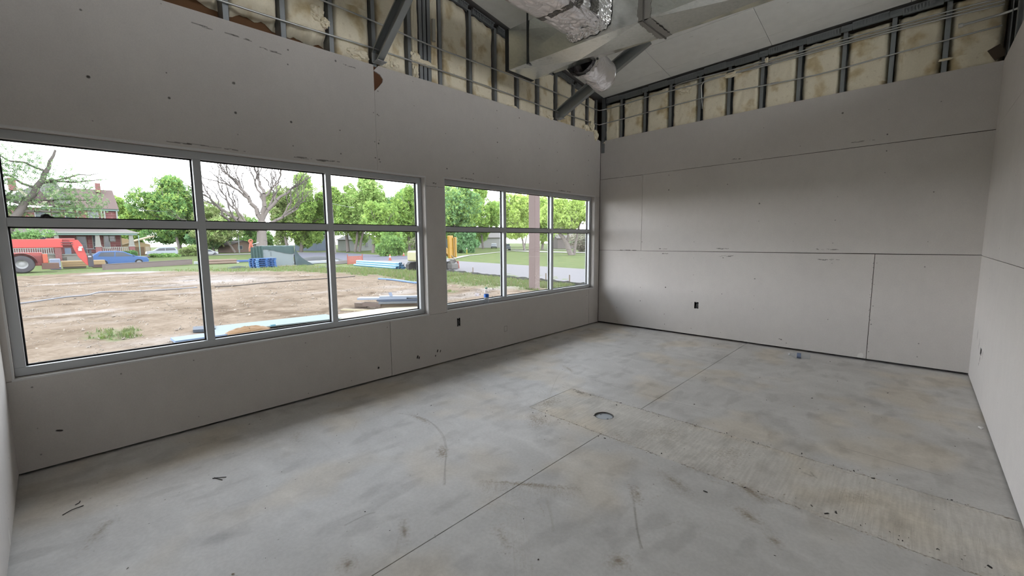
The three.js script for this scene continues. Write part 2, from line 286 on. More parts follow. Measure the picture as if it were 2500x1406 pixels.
// ceiling: sloped white gypsum boards, and the roof above them
function slab(c, f, th, uvk = 1) {              // c: four (x, z) corners seen from below, underside at f
  const p = [], uv = [], P = c.map(([x, z]) => [x, f(x, z), z]), Q = c.map(([x, z]) => [x, f(x, z) + th, z]);
  const q = (a, b, d, e) => { for (const v of [a, b, d, a, d, e]) { p.push(...v); uv.push(v[0] * uvk, v[2] * uvk); } };
  q(P[0], P[1], P[2], P[3]); q(Q[3], Q[2], Q[1], Q[0]); for (let k = 0; k < 4; k++) { const n = (k + 1) % 4; q(P[n], P[k], Q[k], Q[n]); }
  const g = new THREE.BufferGeometry(); g.setAttribute('position', new THREE.Float32BufferAttribute(p, 3)); g.setAttribute('uv', new THREE.Float32BufferAttribute(uv, 2)); g.computeVertexNormals(); return g;
}
const rc = rng(21), ceilTex = canvasTex(1024, 1024, (i, j) => { const n = 4 * fbm(i / 90, j / 90, 3) + (rc() - 0.5) * 5; return [240 + n, 240 + n, 236 + n]; }, (c) => {
  for (let k = 0; k < 26; k++) { c.fillStyle = `rgba(90,88,84,${0.3 + 0.4 * rc()})`; c.fillRect(rc() * 1024, rc() * 1024, 4 + rc() * 22, 1.5); }
});
const ceilMat = std(0xffffff, 0.9, 0, { map: ceilTex });
const ce = structure('ceiling', 'sloping white gypsum ceiling boards with dark joints');
{
  const xs = [0.05, 1.147, 2.413, 3.67, 4.45], zs = [0.02, 0.25, 0.872, 2.09, 3.31, 4.53, 5.75, 6.6];
  for (let a = 0; a < xs.length - 1; a++) for (let b = 0; b < zs.length - 1; b++) {
    const e = a === 1 && b === 0 ? 0.0045 : 0.0022, x0 = xs[a] + 0.0025, x1 = xs[a + 1] - 0.0025, z0 = zs[b] + e, z1 = zs[b + 1] - 0.0022, dy = 0.002 * n2(a * 3.1, b * 2.7);
    addMesh('ceiling_board', slab([[x0, z0], [x1, z0], [x1, z1], [x0, z1]], (x, z) => ceilY(x, z) + dy, 0.0127, 0.45), ceilMat, ce);
  }
  addMesh('roof_deck', slab([[-0.6, -0.6], [8.6, -0.6], [8.6, 7], [-0.6, 7]], (x, z) => ceilY(x, z) + 0.03, 0.25), std([0.25, 0.25, 0.25], 0.9), ce);
}
// ---------------------------------------------------------------- concrete floor: slabs, saw cut, a rough infill strip and a cleanout cover
const FP = 290, rf = rng(31);
const inPatch = (x, z) => { const zf = 3.045 + 0.035 * (x - 2.3) + 0.012 * fbm(x * 7, 3, 2), zn = 3.67 + 0.05 * (x - 2.3) + 0.012 * fbm(x * 7, 9, 2); return smooth(-0.008, 0.008, Math.min(z - zf, zn - z, x - 1.58)); };
function floorPaint(c) {
  const X = (x) => x * FP, Y = (z) => z * FP;
  const grit = (x, z, rx, rz, n, col, a, ang = 0) => { for (let k = 0; k < n; k++) { const q = Math.sqrt(rf()) * (0.3 + 0.7 * rf()), t = rf() * 6.283, u = q * rx * Math.cos(t), v = q * rz * Math.sin(t), cu = u * Math.cos(ang) - v * Math.sin(ang), cv = u * Math.sin(ang) + v * Math.cos(ang); c.fillStyle = `rgba(${col},${a * (0.3 + rf())})`; c.beginPath(); c.ellipse(X(x + cu), Y(z + cv), 0.6 + rf() * 2.2, 0.5 + rf() * 1.2, rf() * 3, 0, 7); c.fill(); } };
  const line = (pts, w, col, a, rough = 3) => {
    if (pts.length > 2) { for (let k = 0; k < 9; k++) { c.strokeStyle = `rgba(${col},${a * (0.06 + 0.14 * rf())})`; c.lineWidth = w * (0.4 + 1.1 * rf()); c.lineCap = 'round'; c.beginPath(); const q = pts.map(([x, z]) => [X(x) + (rf() - 0.5) * rough * 2, Y(z) + (rf() - 0.5) * rough * 2]), s0 = Math.floor(rf() * 0.4 * q.length); c.moveTo(...q[s0]); for (let i = s0 + 1; i < q.length - 1; i++) c.quadraticCurveTo(q[i][0], q[i][1], (q[i][0] + q[i + 1][0]) / 2, (q[i][1] + q[i + 1][1]) / 2); c.lineTo(...q[q.length - 1]); c.stroke(); } a *= 0.3; }
 for (let s = 0; s < pts.length - 1; s++) { const [x0, z0] = pts[s], [x1, z1] = pts[s + 1], n = Math.ceil(Math.hypot(x1 - x0, z1 - z0) * FP / 3); for (let k = 0; k < n; k++) { const t = k / n; c.fillStyle = `rgba(${col},${a * (0.2 + 0.8 * rf())})`; c.beginPath(); c.ellipse(X(lerp(x0, x1, t)) + (rf() - 0.5) * rough, Y(lerp(z0, z1, t)) + (rf() - 0.5) * rough, w * (0.5 + rf()), w * (0.4 + 0.6 * rf()), rf() * 3, 0, 7); c.fill(); } } };
  const D = '126,108,84', K = '84,74,62';
  line([[0.86, 4.46], [0.96, 4.41], [1.13, 4.37], [1.3, 4.4], [1.49, 4.47], [1.67, 4.59], [1.83, 4.73], [1.99, 4.86]], 2.2, K, 0.3); grit(1.66, 4.62, 0.13, 0.05, 420, D, 0.16, 0.6); grit(1.1, 4.4, 0.2, 0.035, 300, D, 0.15);
  grit(1.82, 3.8, 0.16, 0.12, 900, D, 0.16, 0.7); grit(1.64, 3.45, 0.1, 0.18, 500, D, 0.18); grit(1.7, 3.05, 0.1, 0.04, 200, K, 0.2);
  for (let k = 0; k < 300; k++) { const t = rf(), x = lerp(2.1, 2.6, t), z = lerp(4.69, 4.35, t); line([[x, z], [x + 0.03 + 0.06 * rf(), z + 0.03 + 0.08 * rf()]], 0.7, D, 0.22, 1); }
  grit(2.35, 4.52, 0.33, 0.035, 600, D, 0.17, -0.6);
  for (let k = 0; k < 90; k++) { const x = 2.3 + 0.12 * rf(), z = 4.6 + 0.1 * rf(), L = 0.2 + 0.4 * rf(), t = rf() * 0.6; line([[x + t * 0.5, z + t * 0.5], [x + t * 0.5 + L * 0.6, z + t * 0.5 + L * 0.6]], 0.7, D, 0.12, 1); }
  line([[2.5, 4.56], [2.62, 4.66], [2.7, 4.75]], 1.6, D, 0.3); line([[2.47, 4.6], [2.6, 4.69]], 1.2, D, 0.3);
  line([[2.8, 4.15], [2.9, 4.31], [2.99, 4.46], [3.07, 4.57]], 1.3, K, 0.55, 2); grit(2.85, 4.2, 0.12, 0.05, 200, D, 0.18, 0.9);
  for (const [x, z, a, b, n] of [[3.31, 3.74, 0.13, 0.035, 500], [3.36, 3.98, 0.1, 0.04, 360], [2.16, 5.53, 0.05, 0.035, 220], [2.16, 5.24, 0.08, 0.02, 200], [3.03, 4.71, 0.05, 0.05, 260], [2.96, 3.93, 0.15, 0.04, 360], [1.04, 6.25, 0.15, 0.03, 220], [1.19, 2.52, 0.2, 0.03, 360], [2.55, 4.95, 0.12, 0.03, 160], [3.5, 4.1, 0.05, 0.03, 120], [0.7, 5.2, 0.2, 0.06, 160], [3.75, 3.4, 0.1, 0.2, 240], [2.4, 3.6, 0.2, 0.06, 240], [2.6, 3.35, 0.1, 0.25, 420], [3.05, 3.35, 0.1, 0.25, 380]]) { grit(x, z, a * 1.5, b * 1.7, n * 1.5, D, 0.075, 0.5); grit(x, z, a * 0.7, b * 0.6, n * 0.5, D, 0.09, 0.5); }
  line([[1.58, 3.36], [1.33, 2.95], [1.19, 2.67], [1.19, 2.35]], 1.3, D, 0.34); line([[1.44, 2.52], [1.48, 2.42], [1.58, 2.46]], 1.4, D, 0.4); line([[1.55, 2.66], [2.12, 2.71], [2.76, 2.7]], 0.9, K, 0.4, 1.5); line([[3.6, 2.76], [3.82, 2.77], [4.1, 2.8]], 1, K, 0.4, 1.5);
  line([[1.9, 5.42], [1.9, 5.3], [1.92, 5.26]], 1.2, K, 0.4, 2); line([[2.09, 5.19], [2.18, 5.28], [2.26, 5.35]], 1.4, D, 0.35); line([[1.85, 4.5], [1.95, 4.45], [2.0, 4.3]], 1.2, D, 0.3);
  for (let k = 0; k < 110; k++) { const x = 0.2 + rf() * 4, z = 0.2 + rf() * 6, a = rf() * 6.3, L = 0.04 + 0.16 * rf(); line([[x, z], [x + L * Math.cos(a), z + L * Math.sin(a)]], 0.7 + rf(), rf() < 0.6 ? D : '205,202,196', 0.2, 3); }
  for (let x = 1.5; x < 4.3; x += 0.09) { if (fbm(x * 2.2 + 8, 4, 2) > -0.2) grit(x, 3.06 + 0.035 * (x - 2.3), 0.12, 0.07, 46, D, 0.11, 0); if (fbm(x * 2.2 + 28, 9, 2) > -0.1) grit(x, 3.66 + 0.05 * (x - 2.3), 0.12, 0.08, 46, D, 0.11, 0); }
  grit(1.75, 3.75, 0.35, 0.2, 900, D, 0.08, 0.5); grit(1.5, 3.3, 0.2, 0.3, 500, D, 0.08); grit(2.7, 3.36, 0.22, 0.3, 900, D, 0.08); grit(3.12, 3.4, 0.12, 0.3, 500, D, 0.09); grit(2.35, 4.75, 0.3, 0.2, 700, D, 0.05, 0.6);
  // brush strokes and gritty edges of the infill strip
  for (let k = 0; k < 330; k++) { const x = 1.62 + rf() * 2.7, z0 = 3.06 + rf() * 0.35, L = 0.1 + rf() * 0.3; line([[x, z0], [x - 0.02, Math.min(z0 + L, 3.72)]], 0.6, rf() < 0.55 ? D : '150,142,130', 0.16, 1); }
  for (let k = 0; k < 26; k++) { const x = 1.7 + rf() * 2.5; line([[x, 3.1], [x - 0.015, 3.68]], 0.6, K, 0.24, 1); }
  for (let x = 1.6; x < 4.36; x += 0.004) { for (const z of [3.045 + 0.035 * (x - 2.3), 3.67 + 0.05 * (x - 2.3)]) { if (fbm(x * 3, z, 2) > -0.15 && rf() < 0.75) { c.fillStyle = `rgba(${rf() < 0.5 ? K : D},${0.15 + 0.5 * rf()})`; c.beginPath(); c.arc(X(x), Y(z) + (rf() - 0.5) * 5, 0.6 + 1.5 * rf() * rf(), 0, 7); c.fill(); } } }
  for (let k = 0; k < 420; k++) { c.fillStyle = `rgba(60,52,44,${0.2 + 0.5 * rf()})`; c.beginPath(); c.arc(X(rf() * 4.4), Y(rf() * 6.55), 0.5 + 0.9 * rf() * rf(), 0, 7); c.fill(); }
  line([[3.48, 3.3], [3.56, 3.33], [3.52, 3.27]], 1.5, K, 0.7, 3);
}
const fW = Math.round(4.5 * FP), fH = Math.round(6.6 * FP), fF = (s, f) => field(fW, fH, s, (i, j) => f(i / FP, j / FP));
const fBig = fF(12, (x, z) => fbm(x * 0.9 + 3, z * 0.9, 4)), fMid = fF(5, (x, z) => fbm(x * 3.2 + 9 + fbm(x * 0.9 + 3, z * 0.9, 2), z * 2.2, 4)), fTr = fF(6, (x, z) => smooth(0.1, 0.5, fbm(x * 1.4 + 20, z * 5.5, 3))), fWet = fF(6, (x, z) => smooth(0.25, 0.6, fbm(x * 2.1 + 70, z * 2.1 + 11, 4))), fLee = fF(5, (x, z) => fbm(x * 3.4 + 33, z * 1.3 + 5, 4)), fTan = fF(10, (x, z) => smooth(-0.05, 0.5, fbm(x * 0.8 + 51, z * 0.8, 3)));
const floorTex = canvasTex(Math.round(4.5 * FP), Math.round(6.6 * FP), (i, j) => {
  const x = i / FP, z = j / FP, big = fBig(i, j), mid = fMid(i, j), tr = fTr(i, j), fine = n2(x * 34, z * 34), p = z > 2.9 && z < 3.9 ? inPatch(x, z) : 0, wet = fWet(i, j), tan = fTan(i, j);
  const lee = 0.35 * smooth(0.15, 0.5, fLee(i, j));
  const v = 196 - 34 * lee + 9 * big + 8 * mid + 5 * tr + 3.5 * fine - 12 * wet + (rf() - 0.5) * 6 + p * (6 + 7 * n2(x * 45, z * 4));
  return [v + 3 + 4 * tan + p * 2, v - tan, v - 5 - 9 * tan - 4 * p];
}, floorPaint);
floorTex.repeat.set(1 / 4.5, -1 / 6.6); 
const floorBump = canvasTex(1024, 1024, (i, j) => { const v = 128 + 46 * fbm(i / 60, j / 60, 4) + (rf() - 0.5) * 26; return [v, v, v]; }, null, false); floorBump.repeat.set(0.8, 0.8);
const floorMat = std(0xffffff, 0.62, 0, { map: floorTex, bumpMap: floorBump, bumpScale: 0.0012 });
const patchBump = canvasTex(1024, 512, (i, j) => { const v = 128 + 70 * fbm(i / 7, j / 160, 3) + (rf() - 0.5) * 60; return [v, v, v]; }, null, false); patchBump.repeat.set(0.8, 1.4);
const patchMat = std(0xffffff, 0.85, 0, { map: floorTex, bumpMap: patchBump, bumpScale: 0.002 });
const fl = structure('floor', 'bare concrete floor with a saw cut and a rough infill strip');
const laid = (pts, th, y, mat, name) => { const g = G(); g.extrude(pts.map(([x, z]) => [x, -z]), th, new THREE.Matrix4().makeRotationX(-Math.PI / 2).setPosition(0, y - th, 0)); const q = g.done(), p = q.attributes.position, uv = q.attributes.uv; for (let i = 0; i < p.count; i++) uv.setXY(i, p.getX(i), p.getZ(i)); return addMesh(name, q, mat, fl); };
const farEdge = (x) => 3.045 + 0.035 * (x - 2.3) + 0.006 * fbm(x * 9, 3, 2), nearEdge = (x) => 3.67 + 0.05 * (x - 2.3) + 0.006 * fbm(x * 9, 9, 2);
const run = (f, a, b, n = 40) => Array.from({ length: n + 1 }, (_, k) => { const x = lerp(a, b, k / n); return [x, f(x)]; });
laid([[-0.25, -0.25], [2.3, -0.25], ...run(farEdge, 2.3, 1.58), [1.575, 3.3], ...run(nearEdge, 1.58, 2.3), [2.3, 6.8], [-0.25, 6.8]], 0.12, 0, floorMat, 'floor_slab');
laid([[2.3055, -0.25], [4.7, -0.25], ...run(farEdge, 4.7, 2.3055)], 0.12, 0, floorMat, 'floor_slab');
laid([...run(nearEdge, 2.3055, 4.7), [4.7, 6.8], [2.3055, 6.8]], 0.12, 0, floorMat, 'floor_slab');
{
  const hole = Array.from({ length: 40 }, (_, k) => [2.145 + 0.078 * Math.cos(k * Math.PI / 20), 3.365 + 0.078 * Math.sin(k * Math.PI / 20)]);
  const s = [...run((x) => farEdge(x) + 0.002, 1.582, 4.7), ...run((x) => nearEdge(x) - 0.002, 4.7, 1.582)], g = G();
  g.extrude(s.map(([x, z]) => [x, -z]), 0.1, new THREE.Matrix4().makeRotationX(-Math.PI / 2).setPosition(0, -0.1005, 0), [hole.map(([x, z]) => [x, -z])]);
  const q = g.done(), p = q.attributes.position, uv = q.attributes.uv; for (let i = 0; i < p.count; i++) uv.setXY(i, p.getX(i), p.getZ(i));
  addMesh('floor_infill', q, patchMat, fl);
}
wall(G(), 4.71, 8.3, -0.45, -0.01, -0.3, 6.85).build('next_room_floor', std([0.55, 0.53, 0.5], 0.7), fl);
wall(G(), -0.3, 4.7, -0.45, -0.125, -0.3, 6.95).build('floor_bed', std([0.1, 0.1, 0.1], 1), fl);
{
  const t = thing('cleanout_cover', 'round pale grey drain cover set in the rough concrete strip', 'drain cover', [2.145, -0.006, 3.365]);
  G().lathe([[0, -0.004], [0.066, -0.004], [0.069, -0.002], [0.069, -0.02], [0, -0.02]].reverse(), 40).build('lid', std([0.42, 0.45, 0.47], 0.5, 0.3), t);
  G().lathe([[0.071, -0.03], [0.071, 0.004], [0.076, 0.004], [0.077, -0.03]].reverse(), 40).build('rim', std([0.12, 0.11, 0.1], 0.7, 0.3), t);
  for (const s of [-1, 1]) G().rod(V(s * 0.045, -0.005, s * 0.02), V(s * 0.045, -0.001, s * 0.02), 0.008).build('screw', M.steel, t);
}
// ---------------------------------------------------------------- the two storefront windows
function makeWindow(name, label, z0, z1, y0, y1) {                 // opening z0..z1, y0..y1 in the wall plane; frame face 65 mm behind it
  const w = structure(name, label), F = -0.065, D = 0.07, gx = F - 0.056;
  const bar = (n, za, zb, ya, yb) => { const m = addMesh(n, new RoundedBoxGeometry(D, yb - ya, zb - za, 2, 0.0018), M.alu, w); m.position.set(F - D / 2, (ya + yb) / 2, (za + zb) / 2); return m; };
  const yt = y1 - 0.055, ym0 = 1.512, ym1 = 1.565, yb = y0 + 0.055, W = z1 - z0, pw = (W - 4 * 0.05) / 3;
  const st = [0, 1, 2, 3].map((k) => z0 + k * (pw + 0.05));
  bar('head_rail', z0, z1, yt, y1 - 0.002); bar('sill_rail', z0, z1, y0 + 0.002, yb);
  for (let k = 0; k < 4; k++) bar(k % 3 ? 'mullion' : 'jamb_rail', st[k], st[k] + 0.05, yb, yt);
  for (let k = 0; k < 3; k++) {
    const a = st[k] + 0.05, b = st[k + 1];
    bar('transom', a, b, ym0, ym1);
    for (const [c, d] of [[yb, ym0], [ym1, yt]]) {
      const p = addMesh('glass_pane', new THREE.BoxGeometry(0.004, d - c - 0.004, b - a - 0.004), M.glass, w); p.position.set(gx, (c + d) / 2, (a + b) / 2);
      const g = G(), e = 0.009; g.box(0.014, e, b - a, gx + 0.008, c + e / 2, (a + b) / 2).box(0.014, e, b - a, gx + 0.008, d - e / 2, (a + b) / 2).box(0.014, d - c, e, gx + 0.008, (c + d) / 2, a + e / 2).box(0.014, d - c, e, gx + 0.008, (c + d) / 2, b - e / 2);
      g.build('gasket', M.black, w);
    }
  }
  // drywall returns and corner beads of the opening
  const ret = (g) => g.build('drywall_return', MB.F, w);
  ret(G().box(0.0655, T, W + 0.02, F / 2 + 0.0002, y1 + T / 2, (z0 + z1) / 2)); ret(G().box(0.0655, T, W + 0.02, F / 2 + 0.0002, y0 - T / 2 - 0.0005, (z0 + z1) / 2));
  ret(G().box(0.0655, y1 - y0, T, F / 2 + 0.0002, (y0 + y1) / 2, z0 - T / 2)); ret(G().box(0.0655, y1 - y0, T, F / 2 + 0.0002, (y0 + y1) / 2, z1 + T / 2));
  const bead = (g) => g.build('corner_bead', M.bead, w);
  bead(G().box(0.002, 0.012, W + 0.024, 0.001, y1 + 0.005, (z0 + z1) / 2).box(0.02, 0.0015, W, -0.009, y1, (z0 + z1) / 2)); bead(G().box(0.002, 0.012, W + 0.024, 0.001, y0 - 0.005, (z0 + z1) / 2).box(0.02, 0.0015, W, -0.009, y0, (z0 + z1) / 2));
  bead(G().box(0.002, y1 - y0, 0.01, 0.001, (y0 + y1) / 2, z0 - 0.004)); bead(G().box(0.002, y1 - y0, 0.01, 0.001, (y0 + y1) / 2, z1 + 0.004));
  return w;
}
makeWindow('window_1', 'large six-pane window in a grey metal frame, nearer the camera', 3.5, 6.515, 0.6, 2.08);
makeWindow('window_2', 'smaller six-pane window in a grey metal frame beside the far corner', 0.165, 3.235, 0.61, 2.096);
// ---------------------------------------------------------------- overhead: sheet-metal duct, foil-wrapped branches, braces, conduits
const ductTex = canvasTex(512, 512, (i, j) => { const v = 236 + 9 * fbm(i / 40, j / 40, 3) + 8 * smooth(0.2, 0.25, fbm(i / 9, j / 9, 2)) - 12 * smooth(0.35, 0.6, fbm(i / 130 + 8, j / 130, 3)); return [v, v + 1, v]; });
ductTex.repeat.set(1.5, 1.5);
const ductMat = std([0.90, 0.92, 0.88], 0.26, 0.97, { map: ductTex });
const mastic = std([0.30, 0.29, 0.265], 0.85);
{
  const t = thing('air_duct', 'square galvanised sheet metal air duct with cross-broken panels hung under the ceiling', 'air duct', [0.3, 3.335, 2.545]);
  const W = 0.44, H = 0.435;                      // local: x along the run, y up, z from 0 (near side) to -W
  const panel = (o, u, v, n, bulge) => {          // four facets rising to the middle, as cross-broken sheet
    const c = o.clone().addScaledVector(u, 0.5).addScaledVector(v, 0.5).addScaledVector(n, bulge), a = o, b = o.clone().add(u), d = o.clone().add(v), e = b.clone().add(v), p = [], uv = [];
    for (const [q, r, su, sv] of [[a, b], [b, e], [e, d], [d, a]]) for (const s of [q, r, c]) { p.push(s.x, s.y, s.z); uv.push(s.x + s.y, s.z + s.y); }
    const g = new THREE.BufferGeometry(); g.setAttribute('position', new THREE.Float32BufferAttribute(p, 3)); g.setAttribute('uv', new THREE.Float32BufferAttribute(uv, 2)); g.computeVertexNormals(); return g;
  };
  for (const [x0, x1] of [[0, 1.69], [1.69, 4.0]]) {
    const L = V(x1 - x0, 0, 0), g = G();
    g.add(panel(V(x0, 0, -W), L, V(0, 0, W), V(0, -1, 0), 0.05)); g.add(panel(V(x0, H, 0), L, V(0, 0, -W), V(0, 1, 0), 0.01));
    g.add(panel(V(x0, 0, 0), L, V(0, H, 0), V(0, 0, 1), 0.009)); g.add(panel(V(x0, H, -W), L, V(0, -H, 0), V(0, 0, -1), 0.009));
    if (!x0) g.add(panel(V(x0, 0, -W), V(0, H, 0), V(0, 0, W), V(-1, 0, 0), 0.004));
    g.build('duct_section', ductMat, t);
  }
  { // standing flange at the joint, smeared with grey sealant
    const g = G(), N = 60, ring = [[0.003, -0.004, -W - 0.004], [0.003, -0.004, 0.004], [0.003, H + 0.004, 0.004], [0.003, H + 0.004, -W - 0.004]];
    for (let s = 0; s < 4; s++) { const a = ring[s], b = ring[(s + 1) % 4]; surface(g, 4, N, (u, v) => { const y = lerp(a[1], b[1], v), z = lerp(a[2], b[2], v), e = 0.062 + 0.014 * fbm(v * 9 + s * 3, u > 0.5 ? 4 : 8, 3), x = 1.69 + (u - 0.5) * 2 * e, th = u === 0 || u === 1 ? 0 : 0.006 + 0.002 * fbm(v * 12, u * 5, 2); const oy = s === 0 ? -1 : s === 2 ? 1 : 0, oz = s === 1 ? 1 : s === 3 ? -1 : 0; return [x, y + oy * (th + (s === 0 ? 0.008 * (1 - Math.abs(2 * v - 1)) : 0)), z + oz * th]; }); }
    g.build('joint_sealant', mastic, t);
    G().box(0.012, 0.02, W + 0.03, 1.69, -0.012, -W / 2).box(0.012, H + 0.03, 0.02, 1.69, H / 2, 0.012).build('joint_flange', std([0.16, 0.15, 0.14], 0.8, 0.3), t);
  }
  G().box(0.045, H + 0.012, 0.006, 0.02, H / 2, 0.005).box(0.045, 0.006, W + 0.01, 0.02, -0.004, -W / 2).box(0.045, H + 0.012, 0.006, 0.02, H / 2, -W - 0.005).build('end_collar', std([0.04, 0.042, 0.042], 0.7, 0.4), t);
  for (const z of [0.008, -W - 0.008]) G().box(0.026, 0.83, 0.0025, 0.335, 0.40, z).build('hanger_strap', std([0.06, 0.065, 0.065], 0.6, 0.5), t);
  G().box(0.026, 0.0025, W + 0.02, 0.335, -0.012, -W / 2).build('hanger_strap', std([0.3, 0.31, 0.31], 0.5, 0.6), t);
  for (const x of [0.25, 0.62, 1.3]) G().rod(V(x, -0.004, -0.05), V(x, -0.011, -0.05), 0.006).build('screw', M.steel, t);
  G().rod(V(0.95, -0.002, -W + 0.02), V(0.95, -0.014, -W + 0.012), 0.012).build('screw_hole', M.black, t);
}
const foilTex = canvasTex(512, 512, (i, j) => { const w = 26 * n2(i / 120, j / 120), v = 150 - 120 * Math.pow(1 - Math.abs(n2((i + w) / 95, (j - w) / 70)), 5) + 50 * n2(i / 60 + 30, j / 60); return [v, v, v]; }, null, false);
foilTex.repeat.set(1.4, 1.4);
const foil = std([0.88, 0.86, 0.88], 0.3, 0.97, { bumpMap: foilTex, bumpScale: 0.003 });
const foilCrush = std([0.85, 0.84, 0.84], 0.2, 0.97, { bumpMap: foilTex, bumpScale: 0.01 });
{ // rectangular branch wrapped in foil insulation, running from the duct towards the camera
  const t = thing('foil_wrapped_duct', 'large crumpled silver foil-wrapped branch duct joining the near side of the metal duct', 'air duct', [1.41, 3.60, 2.555]);
  const hw = 0.226, hh = 0.205, R = 0.10;
  const ring = (a, s, k) => { // rounded rectangle, a in 0..1
    const q = a * 4, e = Math.floor(q) % 4, f = q - Math.floor(q), C = [[1, -1], [1, 1], [-1, 1], [-1, -1]], c = C[e], d = C[(e + 1) % 4], ux = lerp(c[0], d[0], f), uy = lerp(c[1], d[1], f);
    let x = ux * hw, y = uy * hh; const cx = clamp(x, -hw + R, hw - R), cy = clamp(y, -hh + R, hh - R), L = Math.hypot(x - cx, y - cy); if (L > 1e-6 && (Math.abs(x) > hw - R && Math.abs(y) > hh - R)) { x = cx + (x - cx) * R / L; y = cy + (y - cy) * R / L; }
    return [x * (1 + k), y * (1 + k)];
  };
  const g = surface(null, 160, 170, (u, v) => { const z = v * 2.6, k = 0.022 * fbm(u * 9, z * 2, 3) + 0.03 * Math.abs(fbm(u * 8 + 4, z * 1.6, 2)) - 0.05 * Math.pow(1 - Math.abs(n2(u * 20, z * 6)), 3) * smooth(0.8, 0.05, z), p = ring(u, z, k); return [p[0], p[1] - 0.02 * Math.sin(z * 2.1) * v, z, u * 1.9, z]; });
  addMesh('duct_wrap', g, foil, t);
  const fl2 = surface(null, 120, 12, (u, v) => { const k = -0.02 + 0.16 * Math.pow(1 - v, 2) + 0.05 * fbm(u * 26, v * 3, 3) * (1 - 0.4 * v), p = ring(u, 0, k); return [p[0], p[1] + (p[1] < 0 ? 0.012 * fbm(u * 30, 5, 2) : 0), 0.002 + v * 0.12 + 0.012 * fbm(u * 34, v * 4, 2), u * 1.9, v * 0.2]; });
  addMesh('foil_flange', fl2, foilCrush, t);
  const tape = (u0, u1, z0, z1, s) => addMesh('foil_tape', surface(null, 30, 10, (u, v) => { const a = lerp(u0, u1, u), z = lerp(z0, z1, v) + 0.02 * fbm(u * 5 + s, 2, 2), p = ring(a, z, 0.03 + 0.02 * fbm(a * 16 + s, z * 12, 2)); return [p[0], p[1], z, a * 1.9, z]; }), std([0.2, 0.19, 0.18], 0.35, 0.9, { bumpMap: foilTex, bumpScale: 0.01 }), t);
  tape(0.98, 1.2, 0.42, 0.5, 1); tape(0.76, 0.99, 0.5, 0.56, 5); tape(0.02, 0.1, 0.18, 0.3, 9);
  for (const [z0, z1] of [[0.9, 1.0], [1.9, 2.0]]) addMesh('foil_tape', surface(null, 80, 3, (u, v) => { const z = lerp(z0, z1, v), p = ring(u, z, 0.028 + 0.012 * fbm(u * 18, z, 2)); return [p[0], p[1], z, u * 1.9, z]; }), foilCrush, t);
  G().box(hw * 1.9, hh * 1.9, 0.01, 0, 0, 2.6).build('end_cap', foil, t);
}
{ // short round branch wrapped in foil on the far side
  const t = thing('round_foil_duct', 'short round foil-wrapped duct stub on the far side of the metal duct', 'air duct', [1.03, 3.43, 2.10]);
  const r0 = 0.175, ax = (v) => [-0.03 * v, -0.065 * v - 0.02 * v * v, -0.50 * v];
  addMesh('duct_wrap', surface(null, 72, 40, (u, v) => { const a = u * 6.2832, k = 1 + 0.025 * fbm(Math.cos(a) * 2, Math.sin(a) * 2 + v * 3, 3) + 0.035 * Math.abs(fbm(Math.cos(a) * 4 + v * 5, Math.sin(a) * 4, 2)) * smooth(0.75, 0.5, Math.abs(v - 0.5) * 2), p = ax(v); return [p[0] + r0 * k * Math.cos(a), p[1] + r0 * k * Math.sin(a), p[2] + 0.008 * fbm(a, v * 4, 2), u * 1.2, v * 0.6]; }), foil, t);
  addMesh('foil_flange', surface(null, 80, 8, (u, v) => { const a = u * 6.2832, k = 1.22 - 0.2 * v + 0.07 * fbm(Math.cos(a) * 5, Math.sin(a) * 5 + v, 3), p = ax(v * 0.1); return [p[0] + r0 * k * Math.cos(a), p[1] + r0 * k * Math.sin(a), p[2] - 0.004 - 0.05 * v, u * 1.2, v * 0.2]; }), foilCrush, t);
  { const p = ax(0.97); addMesh('end_lip', new THREE.TorusGeometry(r0 * 0.99, 0.008, 6, 40).translate(p[0], p[1], p[2] - 0.01), foilCrush, t); addMesh('end_cap', new THREE.CircleGeometry(r0 * 0.98, 32).rotateY(Math.PI).translate(p[0], p[1], p[2] + 0.02), std([0.02, 0.02, 0.02], 0.9), t); }
  addMesh('foil_tape', surface(null, 6, 14, (u, v) => { const a = lerp(4.2, 4.6, u) + v * 0.25, k = 1.03, w = 0.42 + v * 0.2, p = ax(w); return [p[0] + r0 * k * Math.cos(a), p[1] + r0 * k * Math.sin(a), p[2], u * 0.1, v * 0.3]; }), foilCrush, t);
}
// steel channel braces from the top of the window wall up to the roof
function brace(z, x0, y0, x1, y1, label) {
  const t = thing('steel_brace', label, 'brace', [x0, y0, z], 0, 'diagonal steel braces'), L = Math.hypot(x1 - x0, y1 - y0), a = Math.atan2(y1 - y0, x1 - x0), m = (g) => g.applyMatrix4(new THREE.Matrix4().makeRotationZ(a));
  const w = 0.145, d = 0.06, k = 0.0022, g = G();
  g.box(L, w, k, L / 2, 0, -d / 2); g.box(L, k, d, L / 2, w / 2, 0); g.box(L, k, d, L / 2, -w / 2, 0); g.box(L, 0.016, k, L / 2, w / 2 - 0.008, d / 2); g.box(L, 0.016, k, L / 2, -w / 2 + 0.008, d / 2);
  addMesh('channel', m(g.done()), std([0.38, 0.4, 0.4], 0.42, 0.85), t);
  addMesh('bolt', m(G().rod(V(0.22, 0.005, -d / 2), V(0.22, 0.005, -d / 2 + 0.008), 0.011, 0.011, 6).done()), M.galv, t);
  addMesh('foot_clip', G().box(0.004, 0.09, 0.11, 0.006, -0.015, 0).box(0.1, 0.004, 0.1, 0.05, -0.055, 0).done(), M.galv, t);
}
brace(4.02, 0.012, 3.14, 1.45, 4.17, 'thick grey steel brace at the top of the window wall, nearer the camera');
brace(1.18, 0.012, 3.17, 1.36, 3.80, 'steel brace rising behind the round foil duct near the far corner');

